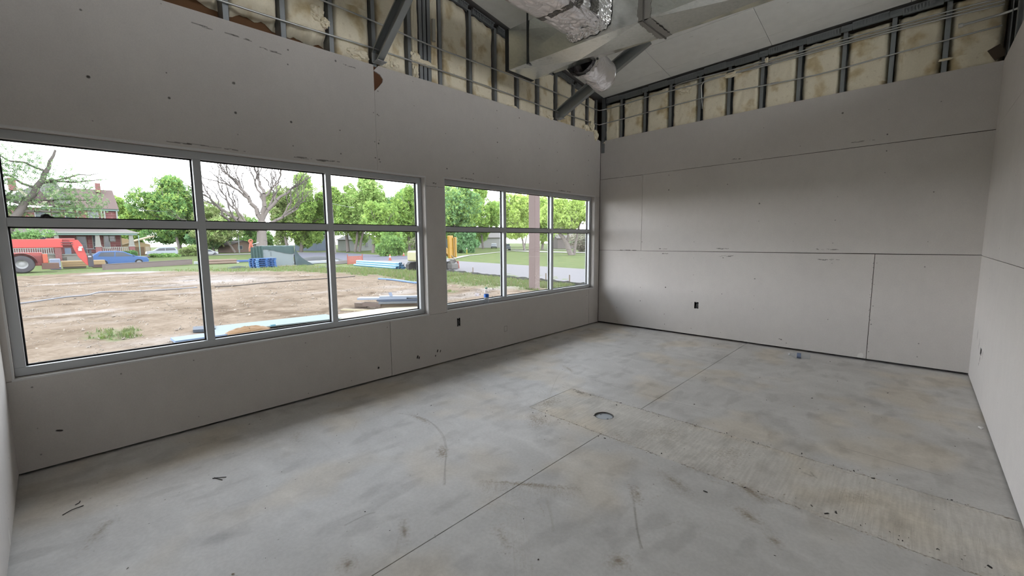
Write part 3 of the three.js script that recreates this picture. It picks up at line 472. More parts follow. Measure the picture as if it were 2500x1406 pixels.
// thin metal conduits strapped over the studs
function conduit(pts, r, label, straps = []) {
  const t = thing('electrical_conduit', label, 'conduit', [0, 0, 0], 0, 'conduits along the open framing');
  G().tube(pts.map((p) => V(...p)), r, 8, 80).build('conduit_tube', M.conduit, t);
  for (const s of straps) G().rod(V(...s[0]), V(...s[1]), r * 1.5, r * 1.5, 10).build('coupling', M.conduit, t);
}
const turn = (yl, yf) => [[0.006, yl, 0.30], [0.01, yl, 0.16], [0.05, yl - 0.005, 0.06], [0.14, yf, 0.012], [0.28, yf, 0.008]];
conduit([[0.004, 3.17, 6.3], [0.004, 3.182, 5.3], [0.004, 3.19, 4.85], [0.004, 3.217, 4.09], [0.004, 3.228, 3.3], [0.004, 3.232, 2.4], [0.004, 3.224, 1.2], ...turn(3.235, 3.268), [1.0, 3.30, 0.006], [1.8, 3.325, 0.006], [2.9, 3.302, 0.006], [3.6, 3.345, 0.006], [4.33, 3.385, 0.006]], 0.0078, 'lower of the two thin conduits that bend round the far corner', [[[2.42, 3.311, 0.006], [2.5, 3.309, 0.006]]]);
conduit([[0.006, 3.47, 6.3], [0.006, 3.468, 4.54], [0.006, 3.462, 4.06], [0.006, 3.445, 3.3], [0.006, 3.46, 2.6], [0.006, 3.472, 1.7], [0.006, 3.462, 0.78], ...turn(3.455, 3.482), [0.92, 3.518, 0.006], [1.49, 3.525, 0.006], [1.9, 3.55, 0.006], [2.32, 3.568, 0.006], [3.1, 3.59, 0.006], [3.54, 3.60, 0.006], [3.96, 3.604, 0.006], [4.33, 3.60, 0.02]], 0.0078, 'upper of the two thin conduits that bend round the far corner', [[[0.006, 3.455, 2.82], [0.006, 3.457, 2.74]], [[2.3, 3.567, 0.006], [2.36, 3.569, 0.006]]]);
conduit([[1.13, 3.585, -0.05], [1.25, 3.592, -0.01], [1.5, 3.596, 0.006], [2.32, 3.598, 0.006], [3.09, 3.622, 0.006], [3.54, 3.626, 0.006], [3.93, 3.635, 0.006], [4.33, 3.628, 0.03]], 0.0078, 'topmost thin conduit on the end wall, just under the slotted track');
conduit([[1.573, 3.2, -0.06], [1.573, 3.42, -0.01], [1.58, 3.5, 0.012], [1.62, 3.538, 0.01], [1.95, 3.545, 0.006], [2.32, 3.548, 0.006], [3.1, 3.57, 0.006], [3.54, 3.577, 0.006], [3.96, 3.578, 0.006], [4.33, 3.57, 0.012]], 0.0085, 'conduit rising beside a stud, then running along the end wall below two others', [[[2.36, 3.549, 0.006], [2.42, 3.551, 0.006]]]);
conduit([[4.06, 3.468, 0.02], [4.2, 3.475, 0.02], [4.33, 3.482, 0.03], [4.45, 3.48, 0.12], [4.48, 3.45, 0.4]], 0.012, 'short conduit with a white cap at the far right of the end wall');
tag(addMesh('conduit_end_cap', G().rod(V(4.035, 3.467, 0.02), V(4.066, 3.469, 0.02), 0.02, 0.02, 12).done(), std([0.7, 0.7, 0.66], 0.6)), 'small white plastic cap on the end of the short conduit', 'cap');
G().box(0.2, 0.9, 0.03, 4.47, 3.35, 0.02).build('end_framing', M.dark, wf);
// ---------------------------------------------------------------- outlet boxes, bottles, floor litter
function outletBox(name, label, pos, turn, w = 0.055, h = 0.098) {   // faces +z before the turn, front at the wall plane
  const t = thing(name, label, 'outlet box', pos, turn), g = G(), k = 0.0015, d = 0.05;
  g.box(w, k, d, 0, h / 2, -d / 2 - 0.003).box(w, k, d, 0, -h / 2, -d / 2 - 0.003).box(k, h, d, w / 2, 0, -d / 2 - 0.003).box(k, h, d, -w / 2, 0, -d / 2 - 0.003).box(w, h, k, 0, 0, -d - 0.003);
  g.build('box_body', std([0.05, 0.05, 0.05], 0.6, 0.4), t);
  G().box(0.012, 0.01, 0.002, -0.004, h / 2 - 0.004, -0.003).build('mounting_ear', M.galv, t); G().box(0.012, 0.01, 0.002, 0.004, -h / 2 + 0.004, -0.003).build('mounting_ear', M.galv, t);
  G().tube([V(-0.016, -0.05, -0.03), V(-0.004, -0.01, -0.012), V(0.004, 0.025, -0.02)], 0.003, 6).build('wire', std([0.25, 0.25, 0.25], 0.5), t);
  G().tube([V(0.004, -0.05, -0.03), V(0.014, -0.012, -0.01), V(0.018, 0.018, -0.022)], 0.003, 6).build('wire', std([0.3, 0.3, 0.3], 0.5), t);
}
outletBox('outlet_box', 'open dark outlet box with loose wires in the end wall', [1.625, 0.455, 0], 0);
outletBox('outlet_box', 'open dark outlet box low in the window wall between the two windows', [0, 0.45, 3.072], Math.PI / 2, 0.048, 0.096);
outletBox('outlet_box', 'outlet box with cut wires in the pale side wall by the far corner', [RW, 0.41, 0.8], -Math.PI / 2, 0.098, 0.056);

const clear = new THREE.MeshPhysicalMaterial({ color: lin(0.93, 0.95, 0.97), roughness: 0.06, transmission: 1, thickness: 0, ior: 1.45 });
function bottle(label, pos, wrap, cap, water) {
  const t = thing('water_bottle', label, 'bottle', pos), r = 0.032;
  const prof = [[0.0, 0.006], [0.022, 0.0], [r * 0.94, 0.004], [r, 0.014], [r, 0.03], [r * 0.93, 0.036], [r, 0.042], [r, 0.058], [r * 0.94, 0.064], [r, 0.07], [r, 0.086], [r * 0.96, 0.09], [r * 0.96, 0.135], [r, 0.139], [r, 0.150], [r * 0.86, 0.168], [r * 0.58, 0.186], [0.0125, 0.194], [0.0125, 0.199], [0.0155, 0.2], [0.0155, 0.202], [0.0125, 0.203]];
  G().lathe(prof, 32).build('bottle_body', clear, t);
  G().lathe([[r * 0.97, 0.093], [r * 0.985, 0.094], [r * 0.985, 0.131], [r * 0.97, 0.132]], 32).build('label', wrap, t);
  const c = G(); c.lathe([[0, 0.217], [0.0125, 0.217], [0.0142, 0.215], [0.0142, 0.203], [0.0125, 0.202]].reverse(), 24); for (let k = 0; k < 24; k++) c.box(0.0012, 0.011, 0.0012, 0.0143 * Math.cos(k * 0.2618), 0.209, 0.0143 * Math.sin(k * 0.2618)); c.build('cap', cap, t);
  if (water) G().lathe([[0, 0.008], [0.021, 0.003], [r * 0.91, 0.008], [r * 0.91, water], [0, water]], 32).build('water', new THREE.MeshPhysicalMaterial({ color: 0xffffff, roughness: 0, transmission: 1, thickness: 0.05, ior: 1.33 }), t);
  return t;
}
bottle('clear water bottle with blue label and green cap standing on the window sill', [-0.034, 0.6015, 2.585], std([0.02, 0.16, 0.6], 0.5), std([0.04, 0.3, 0.16], 0.5), 0.08);
{ const b = bottle('empty clear plastic bottle lying on the concrete near the end wall', [3.075, 0.0325, 0.355], std([0.16, 0.2, 0.3], 0.5), std([0.75, 0.76, 0.76], 0.5)); b.rotation.set(Math.PI / 2, 0, 1.45, 'XZY'); b.rotation.set(0, 0.12, Math.PI / 2, 'YXZ'); }
{ // litter
  const r = rng(77), chip = (s) => { const g = new THREE.IcosahedronGeometry(1, 0), p = g.attributes.position; const k = {}; for (let i = 0; i < p.count; i++) { const key = p.getX(i).toFixed(3) + p.getY(i).toFixed(3) + p.getZ(i).toFixed(3); const f = (k[key] ??= 0.6 + 0.7 * r()); p.setXYZ(i, p.getX(i) * f, p.getY(i) * f * 0.5, p.getZ(i) * f); } g.computeVertexNormals(); return g.scale(s, s, s); };
  const im = new THREE.InstancedMesh(chip(1), std(0xffffff, 1), 260), o = new THREE.Object3D(), c = new THREE.Color();
  for (let k = 0; k < 260; k++) { const s = 0.0014 + 0.0055 * r() * r(), edge = r() < 0.4; o.position.set(edge ? 1.6 + r() * 2.7 : 0.15 + r() * 4.1, s * 0.3, edge ? (r() < 0.5 ? 3.07 : 3.68) + (r() - 0.5) * 0.08 : 0.2 + r() * 6); o.rotation.set(r() * 0.4, r() * 6, 0); o.scale.set(s * (1 + r()), s, s); o.updateMatrix(); im.setMatrixAt(k, o.matrix); const v = r() < 0.75 ? 0.03 + 0.05 * r() : 0.5; im.setColorAt(k, c.setRGB(v * 1.1, v, v * 0.85)); }
  im.name = 'floor_crumbs'; im.castShadow = im.receiveShadow = true; scene.add(im); tag(im, 'dark crumbs and grit scattered over the concrete floor', 'debris', null, 'stuff');
  const chipT = (label, x, z, s, col) => { const m = addMesh('plaster_chip', chip(s), std(col, 0.9)); m.position.set(x, s * 0.42, z); tag(m, label, 'debris'); };
  chipT('white plaster chip against the foot of the pale side wall', 4.335, 1.71, 0.017, [0.7, 0.69, 0.66]);
  chipT('small pale plaster chip on the floor near the end wall', 2.02, 0.42, 0.01, [0.65, 0.64, 0.6]);
  chipT('white plaster chip on the floor below the vertical joint of the end wall', 3.55, 0.05, 0.014, [0.68, 0.67, 0.64]);
  const stick = (label, a) => { const t = thing('wire_offcut', label, 'offcut'); for (const p of a) G().tube(p.map((q) => V(...q)), 0.0022, 5).build('wire_piece', std([0.03, 0.028, 0.026], 0.7), t); };
  stick('small dark forked wire offcut on the floor below the large window', [[[0.9, 0.0022, 5.755], [0.925, 0.004, 5.725], [0.945, 0.0022, 5.695]], [[0.9, 0.0026, 5.745], [0.93, 0.003, 5.735], [0.965, 0.0024, 5.72]]]);
  stick('longer thin dark wire offcut on the floor near the left wall', [[[0.735, 0.0022, 6.38], [0.715, 0.005, 6.345], [0.70, 0.0022, 6.30]], [[0.66, 0.0022, 6.33], [0.65, 0.003, 6.315], [0.63, 0.0022, 6.31]]]);
}
// ---------------------------------------------------------------- outdoors: the lot, the streets, the machines and the houses
const matte = (o) => new THREE.MeshPhysicalMaterial({ roughness: 1, specularIntensity: 0.12, ...o });               // earth and grass have no sheen
const gy = (x) => -0.2 - 0.013 * Math.min(Math.max(0, -x - 4), 56);            // the ground falls away gently from the building
const OUT = 0.27;                                                              // earth, leaves and paint outside are all fairly dark
const oc = (hex, k = 1) => new THREE.Color(hex).multiplyScalar(OUT * k);
const om = (hex, rough = 0.85, metal = 0, k = 1, more = {}) => new THREE.MeshStandardMaterial({ color: oc(hex, k), roughness: rough, metalness: metal, ...more });
const sheet = (name, label, cx, f, mat, uv) => { const m = addMesh(name, cx(f), mat); if (uv) { const p = m.geometry.attributes.position, q = m.geometry.attributes.uv; for (let i = 0; i < p.count; i++) { const s = uv(p.getX(i), p.getZ(i)); q.setXY(i, s[0], s[1]); } } return tag(m, label, null, null, 'structure'); };
const strip = (x0, x1, n, za, zb, dy, m = 4) => surface(null, n, m, (u, v) => { const x = lerp(x1, x0, u), z = lerp(za(x), zb(x), v); return [x, gy(x) + dy, z]; });
const pw = (pts) => (x) => { for (let k = 0; k < pts.length - 1; k++) if (x <= pts[k][0] && x >= pts[k + 1][0]) return lerp(pts[k][1], pts[k + 1][1], (x - pts[k][0]) / (pts[k + 1][0] - pts[k][0])); return x > pts[0][0] ? pts[0][1] : pts[pts.length - 1][1]; };
const grassTex = canvasTex(1024, 1024, (i, j) => { const a = fbm(i / 150, j / 150, 4), b = fbm(i / 9, j / 9, 3), k = smooth(0.15, 0.6, fbm(i / 60 + 9, j / 60, 3)); return [96 + 22 * a + 16 * b + 26 * k, 112 + 16 * a + 16 * b + 8 * k, 62 + 12 * a + 12 * b + 10 * k]; });
sheet('lawn', 'wide green lawn beyond the street', () => surface(null, 70, 8, (u, v) => { const x = lerp(80, -260, u); return [x, gy(x) - 0.035, lerp(160, -200, v)]; }), null, matte({ map: grassTex, color: lin(0.56, 0.54, 0.60) }), (x, z) => [x / 11, z / 11]);

// bare earth with tracks, pale streaks and weeds along its rim
const lot = [[0.5, 16], [0.5, -4.3], [-6.7, -4.45], [-10.7, -3.85], [-15, -4.7], [-18.5, -5.1], [-25, -3.9], [-29.5, -0.9], [-35, 1.6], [-37.5, 4.2], [-36, 7.5], [-37, 16]];
function lotDist(x, z) { let d = 1e9, inside = false; for (let i = 0, j = lot.length - 1; i < lot.length; j = i++) { const [a, b] = lot[i], [c, e] = lot[j], t = clamp(((x - a) * (c - a) + (z - b) * (e - b)) / ((c - a) ** 2 + (e - b) ** 2)); d = Math.min(d, Math.hypot(x - a - t * (c - a), z - b - t * (e - b))); if ((b > z) !== (e > z) && x < (c - a) * (z - b) / (e - b) + a) inside = !inside; } return inside ? d : -d; }
const X0 = -44, X1 = -0.3, Z0 = -9.5, Z1 = 15, rg = rng(41);
const grassAmount = (x, z) => { let g = smooth(0.5, -0.7, lotDist(x, z) + 0.9 * fbm(x * 0.5, z * 0.9, 3)); g = Math.max(g, 0.9 * smooth(0.9, 0.2, Math.hypot((x + 6.6) / 1.1, (z - 5.6) / 0.5) + 0.5 * fbm(x * 3, z * 3, 3)), 0.8 * smooth(0.9, 0.2, Math.hypot((x + 7.3) / 0.9, (z + 2.4) / 0.5) + 0.5 * fbm(x * 3, z * 3, 3))); return g; };
const LW = 1792, LH = 1280, lX = (i) => lerp(X1, X0, (i + 0.5) / LW), lZ = (j) => lerp(Z1, Z0, (j + 0.5) / LH), lF = (s, f) => field(LW, LH, s, (i, j) => f(lX(i), lZ(j)));
const lA = lF(8, (x, z) => fbm(x * 0.16 + 5, z * 0.34, 3)), lB = lF(4, (x, z) => fbm(x * 0.9, z * 1.5 + 4, 4)), lT = lF(4, (x, z) => smooth(0.12, 0.5, fbm(x * 0.35 + 2, z * 0.22 + 8, 3)) * smooth(-0.5, 0.35, fbm(x * 2, z * 2, 2))), lG = lF(4, (x, z) => grassAmount(x, z) * smooth(-0.45, 0.1, fbm(x * 2.2, z * 3.3 + 7, 3) + 0.15)), lP = lF(8, (x, z) => smooth(0.22, 0.6, fbm(x * 0.28 + 31, z * 0.12, 3)));
const lotTex = canvasTex(LW, LH, (i, j) => {
  const x = lX(i), z = lZ(j);
  const a = lA(i, j), b = lB(i, j), c = n2(x * 5, z * 7) * 0.7 + 0.5 * n2(x * 17, z * 23), tr = lT(i, j), pale = lP(i, j) + 0 * smooth(0.22, 0.6, fbm(x * 0.28 + 31, z * 0.12, 3)) + 1.3 * smooth(1.3, 0.4, Math.hypot((x + 34.5) / 2.2, (z - 3) / 2)) + 0.9 * smooth(1.3, 0.3, Math.hypot((x + 21) / 5, (z - 0.5) / 2.6));
  let v = 102 + 11 * a + 15 * b + 9 * c - 26 * tr + 18 * pale + (rg() - 0.5) * 14, r = v + 9 - 3 * pale, g = v - 6 + 2 * pale, bl = v - 22 + 9 * pale;
  const q = lG(i, j), n = 14 * c + (rg() - 0.5) * 26;
  r = lerp(r, 88 + n, q); g = lerp(g, 101 + n, q); bl = lerp(bl, 62 + n * 0.7, q);
  return [r, g, bl];
});
lotTex.wrapS = lotTex.wrapT = THREE.ClampToEdgeWrapping;
sheet('dirt_lot', 'bare tan dirt lot outside the windows with grass along its rim', () => surface(null, 180, 120, (u, v) => { const x = lerp(X1, X0, u), z = lerp(Z1, Z0, v); return [x, gy(x) + 0.03 * fbm(x * 0.7, z * 0.7, 3) * smooth(0, 2, -x) + 0.012 * fbm(x * 3, z * 3, 2), z]; }), null, matte({ map: lotTex, color: lin(0.78, 0.80, 0.82), bumpMap: lotTex, bumpScale: 0.04 }), (x, z) => [(X1 - x) / (X1 - X0), 1 - (Z1 - z) / (Z1 - Z0)]);

const concrete = (a, b) => canvasTex(512, 512, (i, j) => { const n = 5 * fbm(i / 40, j / 40, 4) + (rg() - 0.5) * 6; return [a + n, a + n - 1, b + n]; });
const nearZ = pw([[0, -6.5], [-5, -7.0], [-7.6, -7.75], [-14.3, -8.6], [-27.5, -11.6], [-35.3, -13], [-60, -18], [-84, -22]]), farZ = pw([[0, -12.8], [-9.8, -14.3], [-27, -19.1], [-42.3, -27.6], [-84, -34]]);
sheet('street', 'pale concrete street beyond the lot', () => strip(-36, 4, 40, nearZ, farZ, 0.012), null, matte({ map: concrete(136, 137), color: lin(0.52, 0.505, 0.495) }), (x, z) => [x / 4, z / 4]);
sheet('street_old', 'older grey asphalt stretch of the street', () => strip(-84, -36, 40, nearZ, farZ, 0.014), null, matte({ map: concrete(104, 110), color: lin(0.6, 0.6, 0.62) }), (x, z) => [x / 4, z / 4]);
sheet('cross_street', 'pale cross street in front of the brick house', () => strip(-92, -84, 6, () => -30, () => 40, 0.016, 30), null, matte({ map: concrete(128, 124), color: lin(0.52, 0.505, 0.495) }), (x, z) => [x / 4, z / 4]);
const ribbon = (pts, w) => surface(null, pts.length - 1, 1, (u, v) => { const k = Math.round(u * (pts.length - 1)), p = pts[k], a = pts[Math.max(0, k - 1)], b = pts[Math.min(pts.length - 1, k + 1)], L = Math.hypot(b[0] - a[0], b[1] - a[1]), nx = -(b[1] - a[1]) / L, nz = (b[0] - a[0]) / L; return [p[0] + nx * (v - 0.5) * w, gy(p[0]) + 0.02, p[1] + nz * (v - 0.5) * w]; });
sheet('parking_lot', 'concrete parking lot on the other side of the building', () => surface(null, 2, 2, (u, v) => [lerp(60, 8.6, u), -0.21, lerp(60, -50, v)]), null, matte({ map: concrete(186, 180) }), (x, z) => [x / 4, z / 4]);
const pathMat = om('#e6e2cf', 0.9, 0, 0.75); pathMat.side = THREE.DoubleSide;
sheet('footpath', 'narrow pale footpath curving over the lawn', () => ribbon([[-30.5, -21.3], [-31.8, -22.5], [-35, -26.2], [-39.6, -31.5], [-45, -40], [-53.5, -52.9], [-60, -64]], 0.9), null, pathMat);
sheet('driveway', 'pale driveway across the lawn behind the leaning tree', () => ribbon([[-20, -47], [-33, -48], [-44, -52], [-56, -60]], 4.5), null, pathMat);
sheet('driveway_far', 'farther pale driveway strip behind the leaning tree', () => ribbon([[-30, -66], [-50, -68], [-70, -70]], 3), null, pathMat);

{ // weeds and clods: too many to count
  const blade = surface(null, 1, 3, (u, v) => [(u - 0.5) * 0.014 * (1 - v), v * 0.11, 0.03 * v * v]), g = new Geo(); for (let k = 0; k < 5; k++) g.add(blade.clone(), at(0.02 * Math.cos(k * 2.1), 0, 0.02 * Math.sin(k * 2.1), 0.2 * Math.sin(k), k * 1.3, 0.3 * Math.cos(k * 3)));
  const r = rng(51), N = 15000, im = new THREE.InstancedMesh(g.done(), om('#ffffff', 1, 0, 1, { side: THREE.DoubleSide }), N), o = new THREE.Object3D(), c = new THREE.Color(); let n = 0;
  for (let t = 0; t < 400000 && n < N; t++) { const d = r() * r(), x = lerp(-5, -36, d), z = lerp(-8, 8, r()); if (grassAmount(x, z) * smooth(-0.4, 0.2, fbm(x * 2.2, z * 3.3 + 7, 3) + 0.1) < 0.35 + 0.4 * r() || z < nearZ(x) + 0.4) continue; const s = (0.4 + 0.7 * r()) * (x < -12 ? 1.4 : 0.8); o.position.set(x, gy(x), z); o.rotation.set(0, r() * 6.3, 0); o.scale.set(s, s * (0.5 + 0.8 * r()), s); o.updateMatrix(); im.setMatrixAt(n, o.matrix); im.setColorAt(n++, r() < 0.3 ? c.setRGB(0.62, 0.6, 0.33) : c.setRGB(0.28 + 0.2 * r(), 0.42 + 0.22 * r(), 0.13)); }
  im.count = n; im.name = 'rough_grass'; im.castShadow = im.receiveShadow = true; scene.add(im); tag(im, 'rough tufts of grass and weeds along the rim of the dirt lot', 'grass', null, 'stuff');
  const q = new THREE.IcosahedronGeometry(1, 0), N2 = 9000, st = new THREE.InstancedMesh(q, om('#ffffff', 1), N2);
  n = 0; for (let t = 0; t < 60000 && n < N2; t++) { const x = -1.2 - 32 * r() * r(), z = lerp(-4, 11, r()); if (lotDist(x, z) < 0.2 || r() > 0.35 + fbm(x * 0.8, z * 0.8, 3)) continue; const s = (0.005 + 0.022 * r() * r() * r()) * (1 + 0.05 * -x); o.position.set(x, gy(x) + s * 0.2, z); o.rotation.set(r() * 6, r() * 6, 0); o.scale.set(s * (1 + r()), s * 0.6, s * (1 + r())); o.updateMatrix(); st.setMatrixAt(n, o.matrix); const v = 0.42 + 0.35 * r(); st.setColorAt(n++, c.setRGB(v * 1.1, v * 0.92, v * 0.72)); }
  st.count = n; st.name = 'dirt_clods'; st.castShadow = st.receiveShadow = true; scene.add(st); tag(st, 'small clods and stones strewn over the dirt lot', 'stones', null, 'stuff');
}

// ---- things lying close to the building
const wood = om('#c9a97c', 0.85), woodPale = om('#f0dfb4', 0.85), woodGrey = om('#a8957f', 0.9), zinc = om('#c9d9ee', 0.3, 0.5, 1.2), zincDark = om('#7f8fa8', 0.4, 0.6);
{
  const along = (t, x0, z0, x1, z1) => { t.position.set((x0 + x1) / 2, gy((x0 + x1) / 2), (z0 + z1) / 2); t.rotation.y = Math.atan2(x1 - x0, z1 - z0); return Math.hypot(x1 - x0, z1 - z0); };
  const beamT = (label, x0, z0, x1, z1, w, h, y, mat) => { const t = thing('timber_block', label, 'timber'); const L = along(t, x0, z0, x1, z1); G().rbox(w, h, L, 0.006, 0, y + h / 2, 0).build('block', mat, t); };
  beamT('long weathered timber baulk carrying the metal channels, nearer the window', -5.42, 1.0, -4.86, 0.02, 0.13, 0.12, 0.0, woodGrey);
  beamT('short brown timber block under the left end of the metal channels', -5.82, 1.18, -5.36, 0.96, 0.13, 0.09, 0.06, om('#9a8578', 0.9));
  beamT('dark timber block behind, under the far end of the metal channels', -6.15, 1.22, -5.86, 1.06, 0.13, 0.1, 0.02, om('#94806f', 0.9));
  beamT('thin pale wood lath lying on the dirt in front of the timber blocks', -5.9, 1.72, -5.2, 1.32, 0.05, 0.03, 0.0, woodPale);
  beamT('second pale wood lath lying beside the first one', -6.0, 1.62, -5.3, 1.24, 0.05, 0.03, 0.0, woodPale);
  const chan = (label, x0, z0, x1, z1, y, w, mat) => { const t = thing('metal_channel', label, 'metal channel', [0, 0, 0], 0, 'metal channels on the timber blocks'); const L = along(t, x0, z0, x1, z1); G().box(w, 0.003, L, 0, y + 0.04, 0).box(0.003, 0.045, L, -w / 2, y + 0.02, 0).box(0.003, 0.045, L, w / 2, y + 0.02, 0).build('channel', mat, t); };
  chan('wide bright metal channel on the left of the stack on timber blocks', -5.92, 1.26, -5.1, 0.42, 0.22, 0.22, zinc);
  chan('upper bright metal channel running right from the stack on timber blocks', -5.55, 0.9, -4.72, 0.0, 0.25, 0.16, zinc);
  chan('middle dull metal channel under the bright ones on the timber stack', -5.5, 1.0, -4.7, 0.04, 0.18, 0.12, zincDark);
  chan('lowest metal channel of the timber stack, nearest the window', -5.4, 1.02, -4.66, 0.1, 0.13, 0.14, om('#aab3bb', 0.4, 0.5));
  chan('bright metal channel at the back of the timber stack', -5.95, 1.05, -5.0, 0.1, 0.2, 0.12, zinc);
  { const t = thing('metal_flashing', 'small bent sheet metal offcut standing up on the metal channels', 'flashing', [-5.36, gy(-5.3) + 0.29, 0.72], 0.4); G().box(0.005, 0.1, 0.12, 0, 0.04, 0, 0, 0, 0.4).box(0.09, 0.005, 0.12, 0.04, 0.0, 0).build('sheet', zincDark, t); }
  const board2 = (name, label, cat, c, th, y, mat) => { const g = slab(c.slice().reverse(), (x) => gy(x) + y, th); return tag(addMesh(name, g, mat), label, cat); };
  board2('plywood_sheet', 'long cream board lying flat on the dirt under the right of the large window', 'board', [[-5.2, 2.35], [-4.6, 2.35], [-4.3, -0.6], [-5.3, -0.4]], 0.02, 0.02, om('#fff0cf', 0.85, 0, 1.1));
  board2('siding_board', 'long grey-green siding board lying flat below the large window', 'board', [[-5.75, 4.5], [-5.0, 4.5], [-4.65, 2.3], [-5.4, 2.3]], 0.02, 0.03, om('#a9bcb8', 0.8));
  board2('dark_plank', 'short dark blue-grey plank end lying on the dirt left of a mullion', 'plank', [[-5.85, 4.58], [-5.45, 4.66], [-5.3, 4.35], [-5.7, 4.27]], 0.05, 0.02, om('#62707f', 0.8));
  board2('blue_plank', 'pale blue board just below the large window, at the foot of its left lower pane', 'board', [[-5.0, 5.05], [-4.6, 5.05], [-4.55, 4.2], [-4.95, 4.2]], 0.04, 0.02, om('#9fbfe6', 0.7));
  const g = surface(null, 40, 24, (u, v) => { const a = u * 6.2832, r = Math.sin(v * Math.PI / 2), k = 1 + 0.12 * fbm(Math.cos(a) * 1.5, Math.sin(a) * 1.5 + v, 3); return [-4.62 + 0.2 * r * k * Math.cos(a), gy(-4.6) + 0.03 + 0.10 * Math.cos(v * Math.PI / 2) * (1 + 0.2 * fbm(u * 4, v * 4, 2)), 4.02 + 0.36 * r * k * Math.sin(a)]; });
  const mt = om('#b88a52', 0.8); mt.side = THREE.DoubleSide; tag(addMesh('tarp_heap', g, mt), 'orange-brown crumpled paper heap on the grey-green board below the window', 'tarp');
  tag(addMesh('blue_tape', G().box(0.05, 0.03, 0.08, -4.6, gy(-4.6) + 0.1, 3.62).build('x', M.alu, new THREE.Group()).geometry, om('#86d6f2', 0.6)), 'small bright blue piece of tape beside the orange-brown heap', 'tape');
  // flat hose and blue strip across the lot
  const hose = (name, label, cat, pts, r, mat, fl = 0.4) => tag(addMesh(name, G().tube(pts.map(([x, z, y]) => V(x, gy(x) + (y ?? 0.03), z)), r, 6).done(), mat), label, cat);
  hose('flat_hose', 'long grey strap snaking over the dirt across the two left panes', 'hose', [[-14.5, 7.4], [-14.7, 6.8, 0.05], [-15.4, 6.0, 0.08], [-15.2, 5.6, 0.1], [-15.9, 5.2, 0.12], [-15.8, 4.5, 0.08], [-16.2, 3.4, 0.03], [-16.2, 2.5, 0.03]], 0.024, om('#b0b0b4', 0.6));
  hose('string_line', 'thin dark line lying on the dirt beyond the middle pane', 'line', [[-15.9, 2.0], [-15.7, 1.2], [-16.2, 0], [-16.1, -2.3], [-16.2, -3.9]], 0.02, om('#6d6258', 0.8));
  hose('blue_strip', 'thin blue plastic strip along the edge of the weeds', 'strip', [[-13.7, -3.75], [-12.6, -3.8], [-11.6, -3.65], [-10.4, -3.5], [-9, -3.7]], 0.045, om('#6f9fd8', 0.6));
}
wall(G(), -1.35, -0.16, 2.47, 2.58, -0.6, 7.2).build('canopy_deck', om('#6e615c', 0.7), structure('porch_canopy', 'flat porch canopy above the windows'));
{ // porch column
  const t = thing('porch_column', 'square brown steel porch column standing outside the right-hand window', 'column', [-5.25, gy(-5.25), -4.55], 0);
  const rr = rng(61), tx = canvasTex(256, 1024, (i, j) => { const y = 1 - j / 1024, s = smooth(0.34, 0.05, y) * smooth(0.15, 0.5, fbm(i / 14, j / 14, 3)); const n = 5 * fbm(i / 30, j / 60, 3); return [lerp(112 + n, 200, s), lerp(92 + n, 190, s), lerp(88 + n, 180, s)]; });
  G().rbox(0.26, 4.4, 0.26, 0.012, 0, 2.2, 0).build('shaft', om('#a58d86', 0.7), t); G().box(0.003, 4.4, 0.236, 0.1305, 2.2, 0).build('spattered_face', std(0xffffff, 0.7, 0, { map: tx, color: lin(0.62, 0.62, 0.62) }), t); G().box(0.266, 0.012, 0.266, 0, 1.08, 0).build('weld_band', om('#c0a8a0', 0.6), t);
  wall(G(), -6.2, -4.7, 4.2, 4.5, -6, -3.6).build('header', om('#7f6e68', 0.7), t);
}
{ // silt fence and stakes along the street
  const t = thing('silt_fence', 'low dark silt fence strip along the near edge of the street', 'fence'), pts = [[-19, -9.3], [-14.9, -8.75], [-12.5, -8.25], [-9.8, -7.55], [-6.5, -6.75], [-4.2, -6.4]];
  const g = surface(null, 60, 3, (u, v) => { const q = u * 5, k = Math.min(4, Math.floor(q)), x = lerp(pts[k][0], pts[k + 1][0], q - k), z = lerp(pts[k][1], pts[k + 1][1], q - k); return [x + 0.03 * fbm(u * 20, v * 2, 2), gy(x) - 0.02 + v * (0.13 + 0.06 * fbm(u * 14, 2, 2)), z + 0.06 * v * fbm(u * 18, 5, 2)]; });
  const m = om('#5a5a55', 0.9); m.side = THREE.DoubleSide; addMesh('fence_cloth', g, m, t);
  for (const [x, z] of [[-12.46, -8.3], [-6.6, -6.85], [-20.5, -9.5], [-5.3, -6.6]]) G().rbox(0.035, 0.36, 0.035, 0.004, x, gy(x) + 0.16, z).build('stake', woodGrey, t);
}
